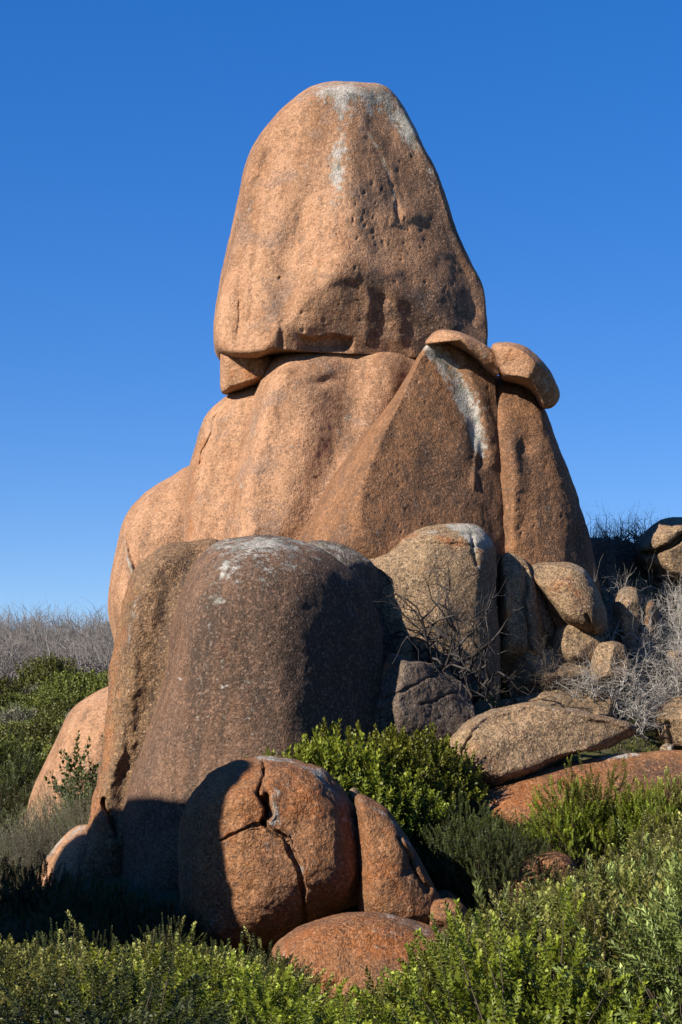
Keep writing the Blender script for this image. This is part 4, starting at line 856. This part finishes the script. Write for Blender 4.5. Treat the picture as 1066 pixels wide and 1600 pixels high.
# shaded thicket left of the tower's foot
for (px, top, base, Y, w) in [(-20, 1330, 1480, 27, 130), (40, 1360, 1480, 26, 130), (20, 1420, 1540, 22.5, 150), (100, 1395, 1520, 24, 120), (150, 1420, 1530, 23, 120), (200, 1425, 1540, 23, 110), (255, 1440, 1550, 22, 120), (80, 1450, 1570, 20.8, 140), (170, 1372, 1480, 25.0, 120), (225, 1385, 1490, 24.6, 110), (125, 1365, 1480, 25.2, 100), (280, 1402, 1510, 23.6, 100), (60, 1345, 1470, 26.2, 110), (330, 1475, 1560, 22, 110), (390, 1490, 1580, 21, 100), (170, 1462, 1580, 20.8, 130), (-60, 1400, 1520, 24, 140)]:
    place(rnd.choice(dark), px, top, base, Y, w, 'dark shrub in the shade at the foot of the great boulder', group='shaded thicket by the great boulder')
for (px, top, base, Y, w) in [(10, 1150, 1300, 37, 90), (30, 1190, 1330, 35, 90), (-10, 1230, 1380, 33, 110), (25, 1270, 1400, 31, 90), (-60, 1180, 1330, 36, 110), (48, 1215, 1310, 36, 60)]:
    place(rnd.choice(dark), px, top, base, Y, w, 'dark shrub between the low smooth boulder and the green hillside', group='dark shrubs beside the low smooth boulder')  # dark leaf colour replaces shade whose caster is not built
grey = [make_shrub('heath_shrub', 170 + i, 'leaf_grey', tip=1.0, shoots=420, nl=26, leaf=(0.05, 0.005), shoot_len=(0.2, 0.34), R=0.7, H=0.85, ang=(0.9, 0.25), inner=1200) for i in range(2)]
for (px, top, base, Y, w) in [(118, 1215, 1330, 30, 110), (70, 1250, 1370, 29.4, 100), (110, 1270, 1380, 28.8, 110), (45, 1290, 1390, 28.6, 80), (140, 1235, 1320, 29.2, 70)]:
    place(rnd.choice(grey), px, top, base, Y, w, 'wispy grey-green shrub between the small pale-rimmed boulder and the low smooth one', group='grey-green shrubs left of the ochre flake')
sprig = make_shrub('leafy_shrub', 180, 'leaf_dark', tip=0.25, shoots=60, nl=14, leaf=(0.06, 0.035), shoot_len=(0.2, 0.35), R=0.5, H=0.8, inner=120)
place(sprig, 142, 1148, 1205, 30.2, 66, 'dark round-leaved sprig growing out beside the ochre flake')
place(sprig, 148, 1198, 1240, 29.6, 44, 'dull green sprig at the foot of the ochre flake, above the wispy shrubs')

# the hillside on the left
hill = [make_shrub('hillside_shrub', 200 + i, 'leaf_hill', tip=0.6, shoots=520, nl=9, leaf=(0.10, 0.055), shoot_len=(0.18, 0.3), R=1.1, H=1.25, inner=900) for i in range(3)]
hillg = [make_shrub('hillside_shrub', 210, 'leaf_grey', tip=0.5, shoots=420, nl=9, leaf=(0.12, 0.03), shoot_len=(0.2, 0.35), R=1.0, H=1.0, inner=700)]
n = 0; Yc = 38.5
while Yc < 61:
    x0, x1 = P(-60, 1100, Yc)[0], P(215, 1100, Yc)[0]
    x = x0 + rnd.uniform(0, 0.8)
    while x < x1:
        X, Yy = x + rnd.uniform(-.3, .3), Yc + rnd.uniform(-.4, .4); z = ground_z(X, Yy)[0]
        px, _ = proj((X, Yy, z)); s = rnd.uniform(0.7, 1.15)
        if not (Yy < 44 and px > 75):
            if rnd.random() < 0.16: spawn(hillg[0], (X, Yy, z - 0.1), rnd.uniform(0, 6.28), s, 'dry greyish shrub among the green ones on the hillside', 'shrub', 'dry shrubs on the hillside')
            else: spawn(rnd.choice(hill), (X, Yy, z - 0.1), rnd.uniform(0, 6.28), (s, s, s * rnd.uniform(.75, 1.05)), 'rounded green shrub ' + ('high on the hillside, next to the bleached thicket' if Yy > 54 else 'halfway up the hillside' if Yy > 45 else 'at the foot of the hillside, near the low smooth boulder'), 'shrub', 'green shrubs on the hillside')
        x += 1.35
    Yc += 1.5
spawn(hill[0], (P(75, 1070, 62)[0], 62.5, ground_z(P(75, 1070, 62)[0], 62.5)[0]), 1.0, (1.0, 1.0, 1.25), 'tall round green shrub standing against the bleached thicket', 'shrub')

ridge = [make_dead('dead_bush', 300 + i, 'dead_grey', stems=6, L=1.5, rad=0.042, level=2, kids=2, wig=0.22, up=0.12, spread=0.55) for i in range(4)]
for k in range(150):
    Yy = rnd.uniform(62.5, 88); x0, x1 = P(-50, 1000, Yy)[0], P(200, 1000, Yy)[0]
    X = rnd.uniform(x0, x1); s = rnd.uniform(0.6, 1.2)
    spawn(rnd.choice(ridge), (X, Yy, ground_z(X, Yy)[0] - 0.05), rnd.uniform(0, 6.28), (s, s, s * rnd.uniform(0.85, 1.15)), 'bleached leafless bush in the grey thicket along the ridge', 'dead bush', 'bleached thicket along the ridge')

# bleached and charred bushes among the rocks
pale = [make_dead('dead_bush', 320 + i, 'dead_pale', stems=6, L=1.1, rad=0.024, level=2, kids=3, wig=0.30, up=0.07, spread=0.75) for i in range(3)]
for (px, base, top, Y, w) in [(948, 1010, 866, 32.4, 110), (990, 1010, 885, 33.2, 110), (1045, 1010, 860, 33.6, 120), (1060, 1050, 900, 32.8, 140), (1015, 1060, 930, 32.3, 110), (1075, 1090, 950, 31.9, 130), (985, 1112, 1000, 31.2, 150), (1035, 1118, 1020, 31.4, 120), (930, 1085, 1005, 30.9, 90), (1000, 1116, 1050, 30.8, 130), (1066, 985, 880, 34.4, 110), (1040, 975, 872, 34.0, 110), (960, 985, 880, 33.0, 90), (1050, 1080, 975, 31.6, 130)]:
    place(rnd.choice(pale), px, top, base, Y, w, 'bleached leafless bush in the tangle on the slope right of the russet boulder', 'dead bush', 'bleached bushes on the rocky slope')
brown = [make_dead('dead_bush', 330, 'dead_brown', stems=7, L=0.9, rad=0.010, level=2, kids=3, wig=0.25, up=0.1, spread=0.8)]
place(brown[0], 850, 950, 1085, 31.2, 120, 'thin brownish leafless bush in front of the splintered ochre column', 'dead bush')
place(brown[0], 650, 1185, 1262, 26.2, 80, 'dry brown twiggy bush at the edge of the bright green clump', 'dead bush')
place(brown[0], 968, 1190, 1262, 25.9, 70, 'dry brown twiggy bush between the sunlit green and the olive shrubs', 'dead bush')
place(brown[0], 880, 1062, 1095, 30.6, 90, 'low dry brown bush on the ledge behind the tilted boulder', 'dead bush')
place(brown[0], 700, 985, 1085, 30.0, 110, 'dry brown brush at the foot of the charred bush', 'dead bush')
charred = make_dead('charred_bush', 342, 'dead_dark', stems=9, L=1.4, rad=0.046, level=2, kids=2, wig=0.33, up=0.04, spread=1.0, flat=0.6, rise=0.95)
place(charred, 690, 850, 1100, 29.0, 310, 'large charred bush with gnarled black branches before the white-topped boulder', 'dead bush', rz=0.6)
charred2 = make_dead('charred_bush', 351, 'dead_dark', stems=12, L=1.1, rad=0.036, level=3, kids=2, wig=0.26, up=0.08, spread=0.7)
place(charred2, 950, 778, 870, 36.4, 90, 'blackened bush on the skyline right beside the upright slab', 'dead bush')
place(charred2, 925, 800, 880, 35.9, 70, 'short blackened bush at the foot of the upright slab on the skyline', 'dead bush')
place(charred2, 975, 776, 872, 36.8, 100, 'tallest blackened bush on the skyline between the slab and the pale split boulder', 'dead bush')
place(charred2, 1012, 786, 865, 37.0, 100, 'blackened bush on the skyline behind the pale split boulder', 'dead bush')

# thin turf on the slope
def turf():
    r = np.random.RandomState(9); n = 9000
    Y = r.uniform(28.3, 36.5, n); X = r.uniform(P(690, 1100, 31)[0], P(1180, 1100, 34)[0], n)
    keep = noise3(np.stack([X * 0.9, Y * 0.9, 0 * X], 1)) > -0.12; X, Y = X[keep], Y[keep]
    b = np.stack([X, Y, ground_z(X, Y) + 0.0], 1); n = len(b); k = 5
    b = np.repeat(b, k, 0) + np.c_[r.normal(0, 0.03, (n * k, 2)), np.zeros(n * k)]
    d = unit(np.c_[r.normal(0, 0.5, (n * k, 2)), np.ones(n * k)])
    v, f = leaf_quads(b, d, unit(r.normal(size=(n * k, 3))), r.uniform(0.04, 0.11, n * k), np.full(n * k, 0.010))
    c = np.stack([r.uniform(0, 0.6, n * k), r.uniform(0, 1, n * k), np.zeros(n * k), np.ones(n * k)], 1)
    o = mesh_obj('turf', v, f, M['leaf_hill'], smooth=False, cols=np.repeat(c, 4, 0))
    tag(o, 'thin mossy turf on the slope between the boulders', 'grass', kind='stuff')
turf()
# sources never used in the picture
for o in list(COL.objects):
    if o.type == 'EMPTY' and 'size' in o:
        if not o.get('used'):
            for c in list(o.children): bpy.data.objects.remove(c)
            bpy.data.objects.remove(o)
        else:
            for k in ('size', 'used'): del o[k]
for o in COL.objects:
    for k in ('size', 'used'):
        if k in o: del o[k]
print('foreground shrubs', n_fg)
